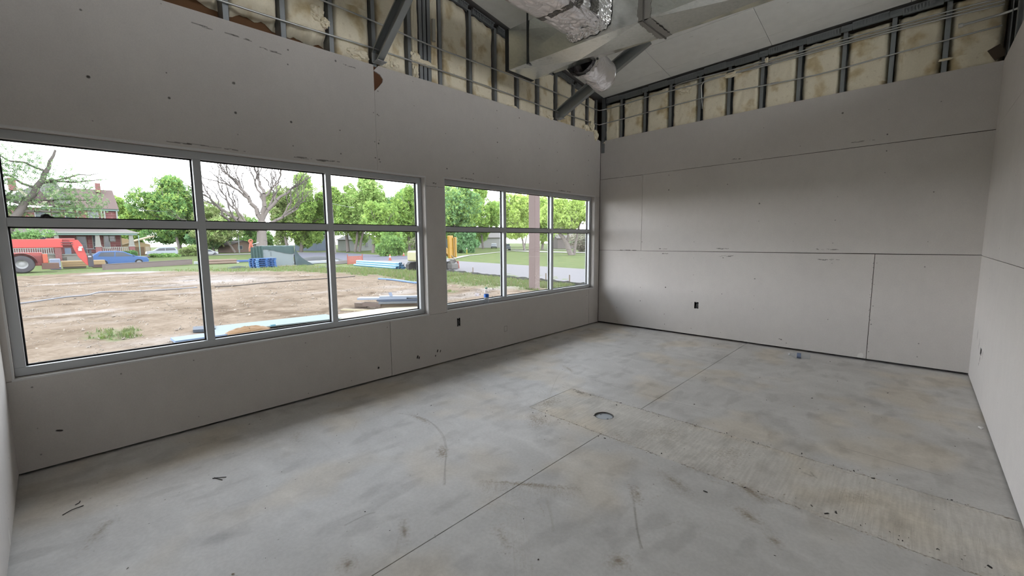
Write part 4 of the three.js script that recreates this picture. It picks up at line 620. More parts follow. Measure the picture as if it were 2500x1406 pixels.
{ // compact excavator behind the pier between the windows
  const t = thing('compact_excavator', 'small yellow excavator mostly hidden behind the pier between the windows', 'excavator', [-17.4, gy(-17.4), -9.15], 0), Y = om('#f0b62c', 0.5), YP = om('#ece6b0', 0.5), D = om('#4a4a48', 0.8);
  for (const s of [-0.62, 0.62]) { const g = G(); g.extrude([[-1.05, 0.12], [-0.9, 0], [0.9, 0], [1.05, 0.12], [1.05, 0.36], [0.9, 0.48], [-0.9, 0.48], [-1.05, 0.36]], 0.3, at(s - 0.15, 0, 0, 0, Math.PI / 2, 0).multiply(at(0, 0, 0))); for (let k = -8; k <= 8; k++) g.box(0.32, 0.03, 0.05, s, 0.49, k * 0.11); g.build('track', D, t); }
  G().rbox(1.3, 0.62, 1.5, 0.12, 0, 0.86, 0.3).build('engine_house', YP, t); G().rbox(0.95, 1.25, 0.95, 0.08, 0.1, 1.55, -0.1).build('cab', om('#30363a', 0.2), t); G().rbox(1.0, 0.08, 1.0, 0.03, 0.1, 2.2, -0.1).build('cab_roof', Y, t);
  G().box(0.01, 0.36, 0.34, 0.656, 0.93, 0.52).build('decal_panel', om('#f4f0d6', 0.5), t); for (const [y, z] of [[1.02, 0.62], [0.95, 0.62], [0.9, 0.62], [0.84, 0.62], [0.99, 0.56], [0.87, 0.56]]) G().box(0.014, 0.035, 0.07, 0.656, y, z).build('decal_mark', om('#3a3a36', 0.6), t);
  G().rbox(0.26, 0.3, 1.1, 0.04, 0.25, 1.2, -1.05, -0.7).build('boom', Y, t);
  G().rbox(0.22, 1.35, 0.3, 0.04, 1.1, 1.37, -0.85, 0, 0, 0.03).rbox(0.14, 1.2, 0.12, 0.03, 1.24, 1.35, -1.1).build('dipper_arm', Y, t); G().rod(V(1.26, 0.8, -0.98), V(1.24, 1.9, -0.98), 0.05).build('hydraulic_cylinder', om('#c8982c', 0.4), t);
  G().rbox(0.5, 0.34, 0.5, 0.06, 1.15, 0.24, -0.95).box(0.2, 0.2, 0.4, 1.15, 0.5, -0.9, 0.3).build('bucket', om('#8d8a84', 0.7), t); G().rod(V(1.3, 0.1, -1.27), V(1.3, 0.55, -1.2), 0.06).build('red_hose', om('#cf6a58', 0.6), t); G().tube([V(1.2, 0.9, -0.8), V(1.35, 0.6, -1.0), V(1.28, 0.45, -1.2), V(1.2, 0.62, -1.1)], 0.03, 6).build('hydraulic_hose', om('#b7a88e', 0.7), t);
}
{ // blue water pipes
  const mat = om('#8fd4f5', 0.4, 0, 1.15), inside = om('#2f5f86', 0.8), A = V(-20.0, 0, -8.95), B = V(-27.4, 0, -9.9), r = 0.078, dir = B.clone().sub(A).normalize(), side = V(-dir.z, 0, dir.x), names = ['bottom row, nearest the window', 'bottom row, second from the window', 'bottom row, third from the window', 'bottom row, farthest from the window', 'middle row, nearest the window', 'middle row, centre', 'middle row, farthest from the window', 'top of the pile, nearer the window', 'top of the pile, farther from the window'];
  let k = 0; for (const [row, n] of [[0, 4], [1, 3], [2, 2]]) for (let i = 0; i < n; i++) {
    const off = (i - (n - 1) / 2) * 2 * r, y = r + row * r * 1.74, sh = 0.35 * n2(k, 3), t = thing('blue_pipe', 'light blue plastic pipe of the pile, ' + names[k], 'pipe', [0, 0, 0], 0, 'stacked blue pipes'); k++;
    const a = A.clone().addScaledVector(side, -off).addScaledVector(dir, sh), b = B.clone().addScaledVector(side, -off).addScaledVector(dir, sh); a.y = gy(a.x) + y; b.y = gy(b.x) + y;
    G().rod(a, b, r * 0.98, r * 0.98, 16, true).build('pipe_wall', mat, t); const e = a.clone().addScaledVector(dir, 0.02); G().rod(e, e.clone().addScaledVector(dir, 0.01), r * 0.9, r * 0.9, 16).build('bore', inside, t);
    G().rod(a.clone().addScaledVector(dir, 0.45), a.clone().addScaledVector(dir, 0.01), r * 0.995, r * 0.995, 16, true).build('collar', om('#5aa9de', 0.4), t);
  }
}
{ // orange barrier, cones, stakes, sign
  const t = thing('barrier_fence', 'orange plastic barrier mesh at the left end of the blue pipes', 'barrier', [-30.2, gy(-30.2), -11.1], 0), g = G(), O = om('#f08a70', 0.8); for (let i = 0; i <= 14; i++) g.box(0.01, 0.62, 0.05, 0, 0.34, -0.62 + i * 0.09); for (let i = 0; i < 8; i++) g.box(0.012, 0.045, 1.3, 0, 0.06 + i * 0.085, 0); g.build('mesh_panel', O, t); for (const z of [-0.65, 0.65]) G().rbox(0.05, 0.85, 0.05, 0.005, 0, 0.42, z).build('post', om('#d9705c', 0.8), t);
  const cone = (label, x, z, h) => { const c = thing('traffic_cone', label, 'cone', [x, gy(x), z], 0); G().lathe([[0, h], [0.035, h], [0.15, 0.03], [0, 0.03]].reverse(), 14).build('cone_body', om('#f2805f', 0.6), c); G().lathe([[0.075, h * 0.72], [0.1, h * 0.5]].reverse(), 14).build('white_band', om('#f6f1ea', 0.6), c); G().rbox(0.34, 0.03, 0.34, 0.01, 0, 0.015, 0).build('base', om('#d8694c', 0.7), c); };
  cone('orange and white traffic cone on the street behind the blue pipes', -34.7, -17.1, 0.62); cone('small traffic cone on the far kerb of the street', -48.6, -27.7, 0.5);
  const s = thing('work_sign', 'orange road-work sign on a post left of the tarpaulin-covered crate', 'sign', [-33.3, gy(-33.3), -4.35], 0); const O2 = om('#f58a68', 0.7);
  G().rod(V(0, 0, 0), V(0, 1.45, 0), 0.035).build('post', om('#b9c2bd', 0.6), s); G().rod(V(0, 1.45, -0.1), V(0, 2.0, 0.0), 0.07).rod(V(0, 1.45, 0.1), V(0, 2.0, 0), 0.07).add(new THREE.TorusGeometry(0.12, 0.05, 8, 16).rotateY(Math.PI / 2).translate(0, 2.0, 0)).build('orange_hook', O2, s); G().rbox(0.04, 0.3, 0.4, 0.02, 0.02, 1.36, -0.02).build('orange_panel', om('#ffb488', 0.7), s); G().rod(V(0, 1.75, -0.1), V(0, 1.9, -0.55), 0.03).build('white_arm', om('#f2f2ee', 0.6), s);
  const y = thing('marker_post', 'yellow utility marker post on the lawn', 'post', [-46.9, gy(-46.9), -37.9]); G().rod(V(0, 0, 0), V(0, 0.7, 0), 0.06).build('post', om('#f1e23c', 0.6), y); G().rod(V(0, 0.7, 0), V(0, 0.95, 0), 0.062).build('white_top', om('#f4f4ea', 0.6), y);
}
{ // pallets
  const P = om('#2f7fd6', 0.7), PL = om('#86c0f0', 0.7), names = ['lowest', 'second from the ground', 'third from the ground', 'fourth from the ground', 'topmost'];
  for (let k = 0; k < 5; k++) {
    const t = thing('pallet', 'blue pallet, ' + names[k] + ' of the stack before the crate', 'pallet', [-31.8 + 0.03 * n2(k, 1), gy(-31.5) + 0.143 * k, -4.62 + 0.05 * n2(k, 9)], 0.25, 'stacked blue pallets');
    for (const z of [-0.66, 0, 0.66]) for (const x of [-0.42, 0, 0.42]) G().rbox(0.14, 0.085, 0.17, 0.006, x, 0.064, z).build('spacer_block', x > 0.3 && z > 0.3 ? PL : P, t);
    for (const x of [-0.42, 0, 0.42]) G().rbox(0.13, 0.018, 1.5, 0.003, x, 0.012, 0).build('bottom_board', P, t);
    for (let i = 0; i < 7; i++) G().rbox(0.13, 0.02, 1.5, 0.003, -0.45 + 0.15 * i, 0.124, 0).build('deck_board', P, t);
  }
}
{ // crate under a tarpaulin
  const T2 = om('#4f6e6c', 0.8), t = thing('storage_crate', 'large grey crate half covered by a dark green tarpaulin', 'crate', [-33.0, gy(-33), -6.05], 0);
  G().rbox(2.2, 1.55, 2.25, 0.03, -1.1, 0.81, -0.1).build('crate_body', om('#aab9bb', 0.7), t); G().box(0.02, 0.02, 0.7, 0.012, 1.1, -0.65).box(0.02, 0.08, 0.12, 0.012, 1.25, 0.55).box(0.02, 0.3, 0.06, 0.012, 1.0, 0.42).build('strap_mark', om('#8d9c9e', 0.7), t);
  G().rbox(2.4, 0.06, 2.6, 0.01, -1.0, 0.03, -0.1).build('skid', om('#d8cbb8', 0.8), t);
  const tp = thing('tarpaulin', 'dark green tarpaulin draped over the top and left side of the crate', 'tarpaulin', [-33.0, gy(-33), -6.05], 0), ds = (m) => { m.side = THREE.DoubleSide; return m; };
  addMesh('top_cover', surface(null, 40, 30, (u, v) => { const z = lerp(1.12, -1.3, u), q = v * 2.9, hem = 0.25 + 0.4 * smooth(0.05, 0.95, u); return q < 2.25 ? [-2.2 + q, 1.62 + 0.02 * fbm(u * 6, v * 6, 2), z] : [0.05 + 0.02 * Math.sin(u * 30), 1.62 - (q - 2.25) / 0.65 * hem + 0.015 * fbm(u * 12, v * 3, 2), z]; }), ds(T2), tp);
  addMesh('side_drape', surface(null, 60, 20, (u, v) => { const z = lerp(1.02, 1.85, u), f = 0.05 * Math.sin(u * 26 + v * 2); return [0.06 + f + 0.05 * v, lerp(1.64 - 0.12 * u, u < 0.5 ? 0.25 : 0.05, v), z + 0.06 * v * u]; }), ds(om('#54776f', 0.85)), tp);
  addMesh('wing_flap', surface(null, 20, 16, (u, v) => { const y = lerp(1.6, 0.02, v), z = -1.3 - u * (0.08 + 1.35 * v * v); return [0.1 + 0.25 * u * v + 0.04 * Math.sin(v * 9 + u * 5), y - 0.15 * u * (1 - v), z]; }), ds(om('#5f777c', 0.8)), tp);
  addMesh('inner_flap', surface(null, 14, 12, (u, v) => [-0.05 - 0.1 * u, lerp(0.95 - 0.8 * u, 0.02, v), -1.28 - 0.75 * u]), ds(om('#3d4648', 0.9)), tp);
  const q = (name, label, cat, L, w, h, x, z, mat, ry = 0, bow = 0) => { const o = thing(name, label, cat, [x, gy(x), z], ry); if (bow) addMesh('cover', surface(null, 24, 10, (u, v) => [lerp(-w / 2, w / 2, v), h * Math.sin(Math.PI * u) ** 0.6 * Math.sin(Math.PI * v) + 0.01, lerp(-L / 2, L / 2, u)]), ds(mat), o); else G().rbox(w, h, L, 0.02, 0, h / 2, 0).build('body', mat, o); return o; };
  q('covered_mound', 'low mound under black sheeting right of the crate', 'mound', 5.2, 2.4, 0.5, -42, -12.9, om('#4c5052', 0.8), 0.1, 1);
  q('pipe_bundle', 'long low bundle of white pipes right of the crate', 'pipes', 4.4, 0.7, 0.22, -36, -10.3, om('#dfe6ec', 0.6), 0.25);
  q('pipe_bundle', 'long bundle of blue pipe lying left of the pallets', 'pipes', 2.4, 0.4, 0.22, -48.8, -7.4, om('#4a78c4', 0.6), 0.1);
  q('paper_sheet', 'white sheet lying at the right end of the brown log pile', 'sheet', 0.9, 0.6, 0.12, -46.2, -6.35, om('#f4f2ee', 0.8));
  q('log_pile', 'brown bundle of long round timbers lying left of the pallets', 'timber', 0.02, 0.02, 0.02, -45, -4.9, woodGrey).clear();
  const lp = scene.children[scene.children.length - 1]; for (const [y, x, L, z] of [[0.12, 0.3, 2.7, 0.0], [0.12, 0.03, 2.5, 0.2], [0.33, 0.16, 2.6, -0.1], [0.12, -0.25, 2.6, 0], [0.33, -0.12, 2.4, 0.3]]) G().rod(V(x, y, z - L / 2), V(x, y, z + L / 2), 0.12, 0.12, 12).build('log', om('#b49a86', 0.9), lp);
  q('sand_berm', 'dark cloth edging on the ground right of the crate', 'cloth', 2.2, 0.35, 0.07, -27.3, -7.3, om('#5e6a70', 0.8), 0.2, 1);
  q('debris_heap', 'dark scraps on the ground left of the pallets', 'debris', 1.3, 0.8, 0.16, -33.2, -3.3, om('#55605a', 0.9), 0, 1);
  q('mud_bank', 'dark churned earth bank along the street left of the orange barrier', 'earth', 4.5, 1.2, 0.25, -33.6, -11.9, om('#6f675c', 1), 0.5, 1);
}
// ---------------------------------------------------------------- machines and buildings farther away
const glassDark = om('#6d7684', 0.15, 0, 1), RED = om('#f0524a', 0.5, 0, 1.15), REDd = om('#c23b3b', 0.6);
{ // telescopic handler; parts were measured on one vertical plane and scaled towards the building
  const t = thing('telescopic_handler', 'red telescopic handler with its boom level and jib lowered before the brick house', 'telehandler', [-42, 0, 0]), k = 0.87, z = (a) => 6.318 + (a - 6.318) * k, y = (a) => 1.415 + (a - 1.415) * k;
  const B = (n, za, zb, ya, yb, w, m, x = 0, r = 0.03) => G().rbox(w, (yb - ya) * k, (za - zb) * k, r, x, (y(ya) + y(yb)) / 2, (z(za) + z(zb)) / 2).build(n, m, t);
  B('boom', 13, 5.35, 1.0, 1.7, 0.45, RED, 0, 0.04); B('boom_inner', 5.6, 4.9, 1.12, 1.62, 0.36, REDd, 0); B('boom_cap', 6.3, 4.6, 1.64, 1.76, 0.4, om('#f08078', 0.5), 0); for (const a of [1.2, 1.38]) B('boom_link', 5.45, 4.75, a, a + 0.07, 0.5, om('#7f4a48', 0.6), 0, 0.01);
  G().extrude([[z(4.95), y(1.62)], [z(4.42), y(1.62)], [z(4.2), y(1.2)], [z(3.98), y(0.2)], [z(3.62), y(-0.45)], [z(3.75), y(-0.72)], [z(4.05), y(-0.5)], [z(4.5), y(0.2)]], 0.34, at(0.17, 0, 0, 0, -Math.PI / 2, 0), [], 0.01).build('jib', RED, t);
  addMesh('jib_decal', G().box(0.01, 0.22, 0.2, 0.37, y(0.82), z(4.36)).box(0.01, 0.1, 0.22, 0.37, y(1.02), z(4.3)).done(), om('#fbf3f0', 0.6), t);
  B('coupler', 3.95, 3.6, -0.7, 0.3, 0.3, om('#5b5660', 0.7), 0.1); B('coupler_post', 3.8, 3.66, 0.3, 0.82, 0.2, om('#5b5660', 0.7), 0.1); B('coupler_top', 3.98, 3.5, 0.8, 0.88, 0.4, om('#77727a', 0.6), 0.1); B('coupler_plate', 3.92, 3.7, 0.12, 0.26, 0.32, om('#e8e4ea', 0.6), 0.12);
  B('chassis', 13, 6.45, -0.45, 0.35, 1.7, om('#b04a44', 0.6), -0.6); B('bonnet', 9.6, 6.6, 0.3, 0.62, 1.6, om('#d05a50', 0.5), -0.6); B('front_lamp_box', 6.6, 6.3, -0.25, 0.5, 0.5, om('#f4724c', 0.5), 0.15); B('axle_step', 6.7, 5.7, -0.75, -0.25, 0.7, om('#8e6a5c', 0.8), 0.1);
  for (const [zz, xx] of [[7.75, 0.45], [7.75, -1.6], [12.2, 0.45], [12.2, -1.6]]) { const r = 0.62, c = V(xx, gy(-42) + r, z(zz)); G().lathe([[0.3, -0.2], [0.52, -0.22], [r - 0.03, -0.17], [r, 0], [r - 0.03, 0.17], [0.52, 0.22], [0.3, 0.2]], 36, at(c.x, c.y, c.z, 0, 0, Math.PI / 2)).build('tyre', om('#6c686c', 0.9), t); G().lathe([[0, 0.08], [0.14, 0.08], [0.2, 0.02], [0.34, 0.14], [0.39, 0.2], [0.41, 0.2]].reverse(), 28, at(c.x, c.y, c.z, 0, 0, -Math.PI / 2)).build('rim', om('#d9dad8', 0.6), t); }
  G().add(surface(null, 24, 3, (u, v) => { const a = lerp(0.1, 2.9, u); return [0.2 + 0.5 * v, gy(-42) + 0.62 + 0.76 * Math.sin(a), z(7.75) - 0.76 * Math.cos(a)]; })).build('mudguard', om('#b8b4b2', 0.6, 0, 1, { side: THREE.DoubleSide }), t);
}
const boxThing = (name, label, cat, x, za, zb, ya, yb, w, mat, r = 0.03) => { const t = thing(name, label, cat, [x, 0, 0]); G().rbox(w, yb - ya, za - zb, r, -w / 2, (ya + yb) / 2, (za + zb) / 2).build('body', mat, t); return t; };
{
  let t = boxThing('wrapped_pallet', 'pale blue plastic-wrapped load on a pallet left of the lumber', 'pallet load', -47, 6.23, 5.62, -0.62, 0.1, 1, om('#b9c4e2', 0.5), 0.05); G().box(0.02, 0.1, 0.6, 0.012, -0.5, 5.92).build('wrap_band', om('#f2f4fa', 0.5), t); G().rbox(1.02, 0.12, 0.62, 0.01, -0.5, -0.69, 5.92).build('pallet_base', om('#8d89a8', 0.8), t);
  t = boxThing('lumber_stack', 'stack of tan lumber behind the foot of the red jib', 'lumber', -48.5, 5.54, 4.05, -0.62, -0.14, 1.1, om('#d8b684', 0.85), 0.02); for (const y of [-0.3, -0.46]) G().box(0.02, 0.02, 1.48, 0.004, y, 4.8).build('board_gap', om('#7d6a4c', 0.9), t); G().rbox(1.1, 0.14, 1.4, 0.02, -0.55, -0.7, 4.8).build('bearer', om('#6e6250', 0.9), t);
  t = boxThing('lumber_stack', 'stack of tan lumber right of the red jib, ending before the blue car', 'lumber', -48.5, 3.72, 2.87, -0.52, -0.14, 1.1, om('#dcbb8a', 0.85), 0.02); G().rbox(1.1, 0.24, 0.8, 0.02, -0.55, -0.65, 3.3).build('bearer', om('#80625c', 0.9), t);
  t = thing('long_beam', 'long low brown beam lying along the grass in front of the cars', 'beam'); const a = V(-41.3, 0, 3.45), b = V(-46.5, 0, -2.95), d = b.clone().sub(a), L = d.length(), ry = Math.atan2(d.x, d.z); a.add(b).multiplyScalar(0.5); t.position.set(a.x, gy(a.x), a.z); t.rotation.y = ry; G().rbox(0.3, 0.46, L, 0.02, 0, 0.23, 0).build('beam', om('#a3928c', 0.85), t); G().box(0.34, 0.02, L, 0, 0.465, 0).build('beam_flange', om('#7d6e68', 0.85), t);
  boxThing('white_scrap', 'white sheet metal scrap at the right end of the long brown beam', 'scrap', -47, -3.35, -4.1, -0.76, -0.5, 0.5, om('#e6efec', 0.6));
}
function car(label, x, z, turn, s, paint, prof, win, wheels, cat = 'car', name = 'car') {        // profile in (forward, up), extruded across
  const t = thing(name, label, cat, [x, gy(x), z], turn), w = 1.75 * s, P = (a) => a.map(([u, v]) => [u * s, v * s]);
  G().extrude(P(prof), w, at(0, 0, -w / 2), [], 0.03).build('car_body', paint, t);
  for (const a of win) G().extrude(P(a), w + 0.07, at(0, 0, -w / 2 - 0.035)).build('side_window', glassDark, t);
  for (const u of wheels) for (const zz of [-w / 2, w / 2]) { G().rod(V(u * s, 0.32 * s, zz - 0.11), V(u * s, 0.32 * s, zz + 0.11), 0.32 * s, 0.32 * s, 20).build('wheel', om('#3c3c3e', 0.9), t); G().rod(V(u * s, 0.32 * s, zz + (zz > 0 ? 0.1 : -0.13)), V(u * s, 0.32 * s, zz + (zz > 0 ? 0.13 : -0.1)), 0.19 * s, 0.19 * s, 14).build('hub', om('#b9bcc0', 0.4, 0.5), t); }
  return t;
}
const hatch = [[-2.1, 0.25], [2.15, 0.25], [2.22, 0.55], [2.1, 0.78], [1.15, 0.95], [0.3, 1.42], [-0.3, 1.5], [-1.5, 1.47], [-2.0, 1.1], [-2.15, 0.8]], hatchW = [[[0.95, 0.95], [0.25, 1.36], [-0.35, 1.42], [-0.4, 0.95]], [[-0.5, 0.95], [-0.45, 1.42], [-1.45, 1.4], [-1.7, 1.0]]];
const suvP = [[-2.2, 0.3], [2.2, 0.3], [2.3, 0.6], [2.2, 0.95], [1.2, 1.1], [0.45, 1.62], [-0.4, 1.72], [-1.9, 1.7], [-2.25, 1.15], [-2.32, 0.8]], suvW = [[[1.0, 1.14], [0.4, 1.55], [-0.4, 1.62], [-0.42, 1.12]], [[-0.5, 1.12], [-0.48, 1.62], [-1.85, 1.6], [-2.05, 1.16]]];
{ const t = car('blue hatchback parked behind the long brown beam', -53, 1.5, Math.PI / 2, 0.93, om('#4f7fc4', 0.3, 0.2, 1.1), hatch, hatchW, [-1.35, 1.4]); G().rbox(0.16, 0.12, 0.1, 0.03, 0.95, 0.95, 0.9).build('mirror', om('#3c5f9a', 0.4), t); G().box(0.06, 0.1, 0.3, 2.0, 0.6, 0.6).build('headlamp', om('#e6ecf2', 0.3), t); }
car('silver estate car parked beyond the hedge, right of the brick house', -85, -6.3, -Math.PI / 2, 0.85, om('#dfe8f6', 0.3, 0.2, 1.1), suvP, suvW, [-1.4, 1.45]);
car('white car on the far street left of the bare tree', -88.8, -13.4, Math.PI / 2, 0.62, om('#f2f4f8', 0.3, 0.1, 1.2), hatch, hatchW, [-1.35, 1.4]);
{ const t = car('dark pickup truck parked in front of the white gabled house', -62, -62.4, -0.7 + Math.PI, 0.8, om('#68747c', 0.3, 0.2), [[-2.6, 0.45], [2.5, 0.45], [2.6, 0.9], [2.45, 1.05], [1.2, 1.12], [0.7, 1.7], [-0.5, 1.7], [-0.7, 1.15], [-2.6, 1.1]], [[[1.0, 1.14], [0.65, 1.62], [-0.4, 1.62], [-0.5, 1.14]]], [-1.6, 1.6], 'truck', 'pickup_truck'); }
car('grey jeep parked beside the white gabled house', -80.5, -76.9, -0.8, 0.75, om('#9aa3a8', 0.4), suvP, suvW, [-1.4, 1.45]);

// ---- houses
const brickTex = canvasTex(256, 256, (i, j) => { const row = Math.floor(j / 12), m = j % 12 < 2 || (i + (row % 2) * 16) % 32 < 2, n = 16 * n2(row * 3.1, Math.floor((i + (row % 2) * 16) / 32) * 1.7); return m ? [118, 96, 92] : [104 + n, 62 + n * 0.6, 62 + n * 0.6]; });
brickTex.repeat.set(1, 1);
const brick = std(0xffffff, 0.9, 0, { map: brickTex }), trimW = om('#dfe3da', 0.8), teal = om('#a9c9c0', 0.8), roofBrown = om('#9a8078', 0.9), roofGrey = om('#8f8d86', 0.9);
{
  const t = thing('brick_house', 'two-storey brick house with a columned porch and steep brown roofs', 'house', [-80.6, 0, 0]), b = (n, m, x0, x1, y0, y1, z0, z1) => wall(G(), x0, x1, y0, y1, z0, z1).build(n, m, t);
  b('wall', brick, -9, 0, -0.95, 6.0, -1.1, 9.6); b('cornice', teal, -9.3, 0.35, 5.82, 6.16, -1.25, 6.3); b('foundation', om('#b4ada2', 0.9), 0, 2.9, -0.95, -0.15, -2.6, 9.4);
  const poly = (n, m, faces) => { const p = [], uv = []; for (const f of faces) for (let k = 1; k < f.length - 1; k++) for (const q of [f[0], f[k], f[k + 1]]) { p.push(...q); uv.push(q[2], q[1]); } const g = new THREE.BufferGeometry(); g.setAttribute('position', new THREE.Float32BufferAttribute(p, 3)); g.setAttribute('uv', new THREE.Float32BufferAttribute(uv, 2)); g.computeVertexNormals(); m.side = THREE.DoubleSide; return addMesh(n, g, m, t); };
  poly('roof', roofBrown, [[[0.5, 6.1, -1.25], [0.5, 6.1, 5.2], [-4, 9.1, 5.2], [-4, 9.1, -1.15]], [[-9.5, 6.1, -1.25], [-4, 9.1, -1.15], [-4, 9.1, 5.2], [-9.5, 6.1, 5.2]], [[0.5, 6.1, -1.25], [-4, 9.1, -1.15], [-9.5, 6.1, -1.25]]]);
  poly('roof', roofGrey, [[[0.6, 6.6, 10], [0.6, 6.6, 3.4], [-3.5, 10.4, 4.93]], [[0.6, 6.6, 3.4], [-8, 6.6, 3.4], [-3.5, 10.4, 4.93]], [[0.6, 6.6, 10], [-3.5, 10.4, 4.93], [-8, 6.6, 10]], [[-3.5, 9.2, 8], [0.6, 6.6, 10], [-8, 6.6, 10]]]);
  poly('gable', om('#8c6f78', 0.9), [[[0.7, 6.2, 8.3], [0.7, 6.2, 4.6], [0.7, 8.3, 6.4]], [[0.7, 6.2, 8.3], [0.7, 8.3, 6.4], [-3, 8.3, 6.4], [-3, 6.2, 8.3]], [[0.7, 6.2, 4.6], [-3, 6.2, 4.6], [-3, 8.3, 6.4], [0.7, 8.3, 6.4]]]);
  for (const s of [-1, 1]) G().box(0.3, 0.3, 2.75, 0.85, 7.3, 6.4 - s * 0.98, s * 0.86).build('rake_board', om('#ece6c8', 0.8), t);
  b('chimney', brick, -3.4, -2.6, 8.6, 9.9, 0.2, 0.75); b('chimney', brick, -3, -2, 8.2, 9.8, 8.3, 9.0);
  const win = (z0, z1, y0, y1, x = 0.02) => { const f = G(), e = 0.09; f.box(0.08, e, z1 - z0 + 2 * e, x, y1 + e / 2, (z0 + z1) / 2).box(0.08, e, z1 - z0 + 2 * e, x, y0 - e / 2, (z0 + z1) / 2).box(0.08, y1 - y0, e, x, (y0 + y1) / 2, z0 - e / 2).box(0.08, y1 - y0, e, x, (y0 + y1) / 2, z1 + e / 2).box(0.06, 0.05, z1 - z0, x, (y0 + y1) / 2, (z0 + z1) / 2); const w = f.build('window', trimW, t); G().box(0.03, y1 - y0, z1 - z0, x, (y0 + y1) / 2, (z0 + z1) / 2).build('pane', glassDark, w); };
  win(4.75, 5.3, 4.4, 5.6); win(3.35, 4.15, 4.4, 5.55); win(1.0, 1.9, 4.4, 5.6); win(1.2, 1.75, 0.5, 2.3); win(0.1, 0.6, 0.6, 2.3); win(-0.5, 0.05, 1.6, 2.3); win(6.2, 7.1, 0.6, 2.3); win(2.5, 3.3, -0.05, 2.2); win(5.9, 6.9, 4.4, 5.6);
  for (const z of [3.0, 0.62, 0.3, -1.0, 5.6]) G().rod(V(0.3, 3.4, z), V(0.3, 5.85, z), 0.09, 0.09, 10).build('upper_post', trimW, t);
  poly('porch_roof', om('#a79a92', 0.9), [[[3.2, 2.75, -2.85], [3.2, 2.75, 9.5], [0, 3.35, 9.5], [0, 3.35, -1.6]], [[3.2, 2.75, -2.85], [0, 3.35, -1.6], [0, 2.75, -2.85]]]);
  b('porch_fascia', teal, 2.95, 3.15, 2.4, 2.62, -2.7, 9.4); b('porch_gutter', trimW, 2.95, 3.25, 2.64, 2.8, -2.9, 9.5);
  for (const z of [-2.0, 1.45, 5.3]) { b('pier', brick, 2.55, 3.1, -0.95, 0.8, z - 0.3, z + 0.3); b('pier_cap', trimW, 2.5, 3.15, 0.8, 0.9, z - 0.36, z + 0.36); G().extrude([[-0.3, 0.9], [0.3, 0.9], [0.2, 2.42], [-0.2, 2.42]], 0.35, at(2.65, 0, z, 0, Math.PI / 2, 0)).build('tapered_column', om('#cfcec4', 0.8), t); }
  for (const [z0, z1] of [[-1.65, 1.1], [5.65, 9.2]]) { const g = G(); g.box(0.06, 0.07, z1 - z0, 2.9, 0.72, (z0 + z1) / 2).box(0.06, 0.07, z1 - z0, 2.9, 0.02, (z0 + z1) / 2); g.build('rail', trimW, t); const n = Math.round((z1 - z0) / 0.2); const q = G(); for (let k = 0; k < n; k++) q.box(0.045, 0.66, 0.08, 2.9, 0.37, z0 + (k + 0.5) * (z1 - z0) / n); tag(q.build('balusters', trimW, t), null, null, null, 'stuff'); }
  b('porch_floor', om('#b9beb4', 0.8), 0, 3.0, -0.2, -0.08, -2.5, 9.4); b('front_steps', om('#b6b3aa', 0.9), 3.0, 4.2, -0.95, -0.45, 2.2, 4.6); b('storage_bin', om('#8fa0b8', 0.7), 2.2, 2.8, -0.1, 0.7, 4.1, 4.7); b('downspout', om('#bfe0d6', 0.7), 3.05, 3.15, -0.95, 2.4, -2.85, -2.75); b('side_wall', om('#d8cdb8', 0.9), -6, -0.2, 0.3, 2.5, -1.25, -1.1);
}
{ // garage behind the brick house
  const t = thing('garage', 'tan garage with a low sloping roof right of the brick house', 'garage', [-97, 0, 0]), b = (n, m, x0, x1, y0, y1, z0, z1) => wall(G(), x0, x1, y0, y1, z0, z1).build(n, m, t);
  G().extrude([[4.1, -0.95], [6.5, -0.95], [6.5, 1.0], [4.1, 1.75], [2.5, 2.2], [2.5, -0.95]], 6, at(0, 0, 0, 0, Math.PI / 2, 0).multiply(at(0, 0, -6))).build('wall', om('#dcc192', 0.9), t);
  G().box(7, 0.16, 5.2, -3, 1.66, -4.7, 0.31).build('roof', om('#e6cfa8', 0.9), t); b('doorway', om('#9a7d5e', 0.9), -0.05, 0.04, -0.9, 0.55, -5.6, -4.2); b('door_panel', om('#efe0c2', 0.9), 0.0, 0.06, -0.9, 0.6, -6.4, -5.75);
}
function house(label, x, z, turn, w, d, h, rh, wallM, roofM, extra) {       // gabled house, front along local z facing +x
  const t = thing('house', label, 'house', [x, gy(x), z], turn);
  G().extrude([[-w / 2, 0], [w / 2, 0], [w / 2, h], [0, h + rh], [-w / 2, h]], d, at(0, 0, 0, 0, Math.PI / 2, 0).multiply(at(0, 0, -d))).build('wall', wallM, t);
  for (const s of [-1, 1]) { const L = Math.hypot(w / 2 + 0.35, rh * (w / 2 + 0.35) / (w / 2)); G().box(d + 0.6, 0.14, L, -d / 2, h + rh / 2 - 0.05, s * (w / 4 + 0.08), s * Math.atan2(rh, w / 2)).build('roof', roofM, t); }
  for (const [z0, y0, ww, hh] of extra) { const f = G().box(0.06, hh + 0.16, ww + 0.16, 0.03, y0 + hh / 2, z0).build('window', trimW, t); G().box(0.04, hh, ww, 0.06, y0 + hh / 2, z0).build('pane', glassDark, f); }
  return t;
}
house('pale blue house with a white gable behind the trees right of the crate', -100, -39.2, 0.25, 4.4, 8, 2.2, 1.4, om('#b9c9e4', 0.8), om('#d9d4ce', 0.9), [[-0.8, 0.7, 0.8, 1.1]]);
house('long white house behind the three-trunked trees', -90, -45.2, 0.35, 7, 6, 2.6, 1.2, om('#e3e7e2', 0.8), roofGrey, [[0.8, 0.9, 0.8, 0.9], [-1.6, 0.9, 0.9, 0.9]]);
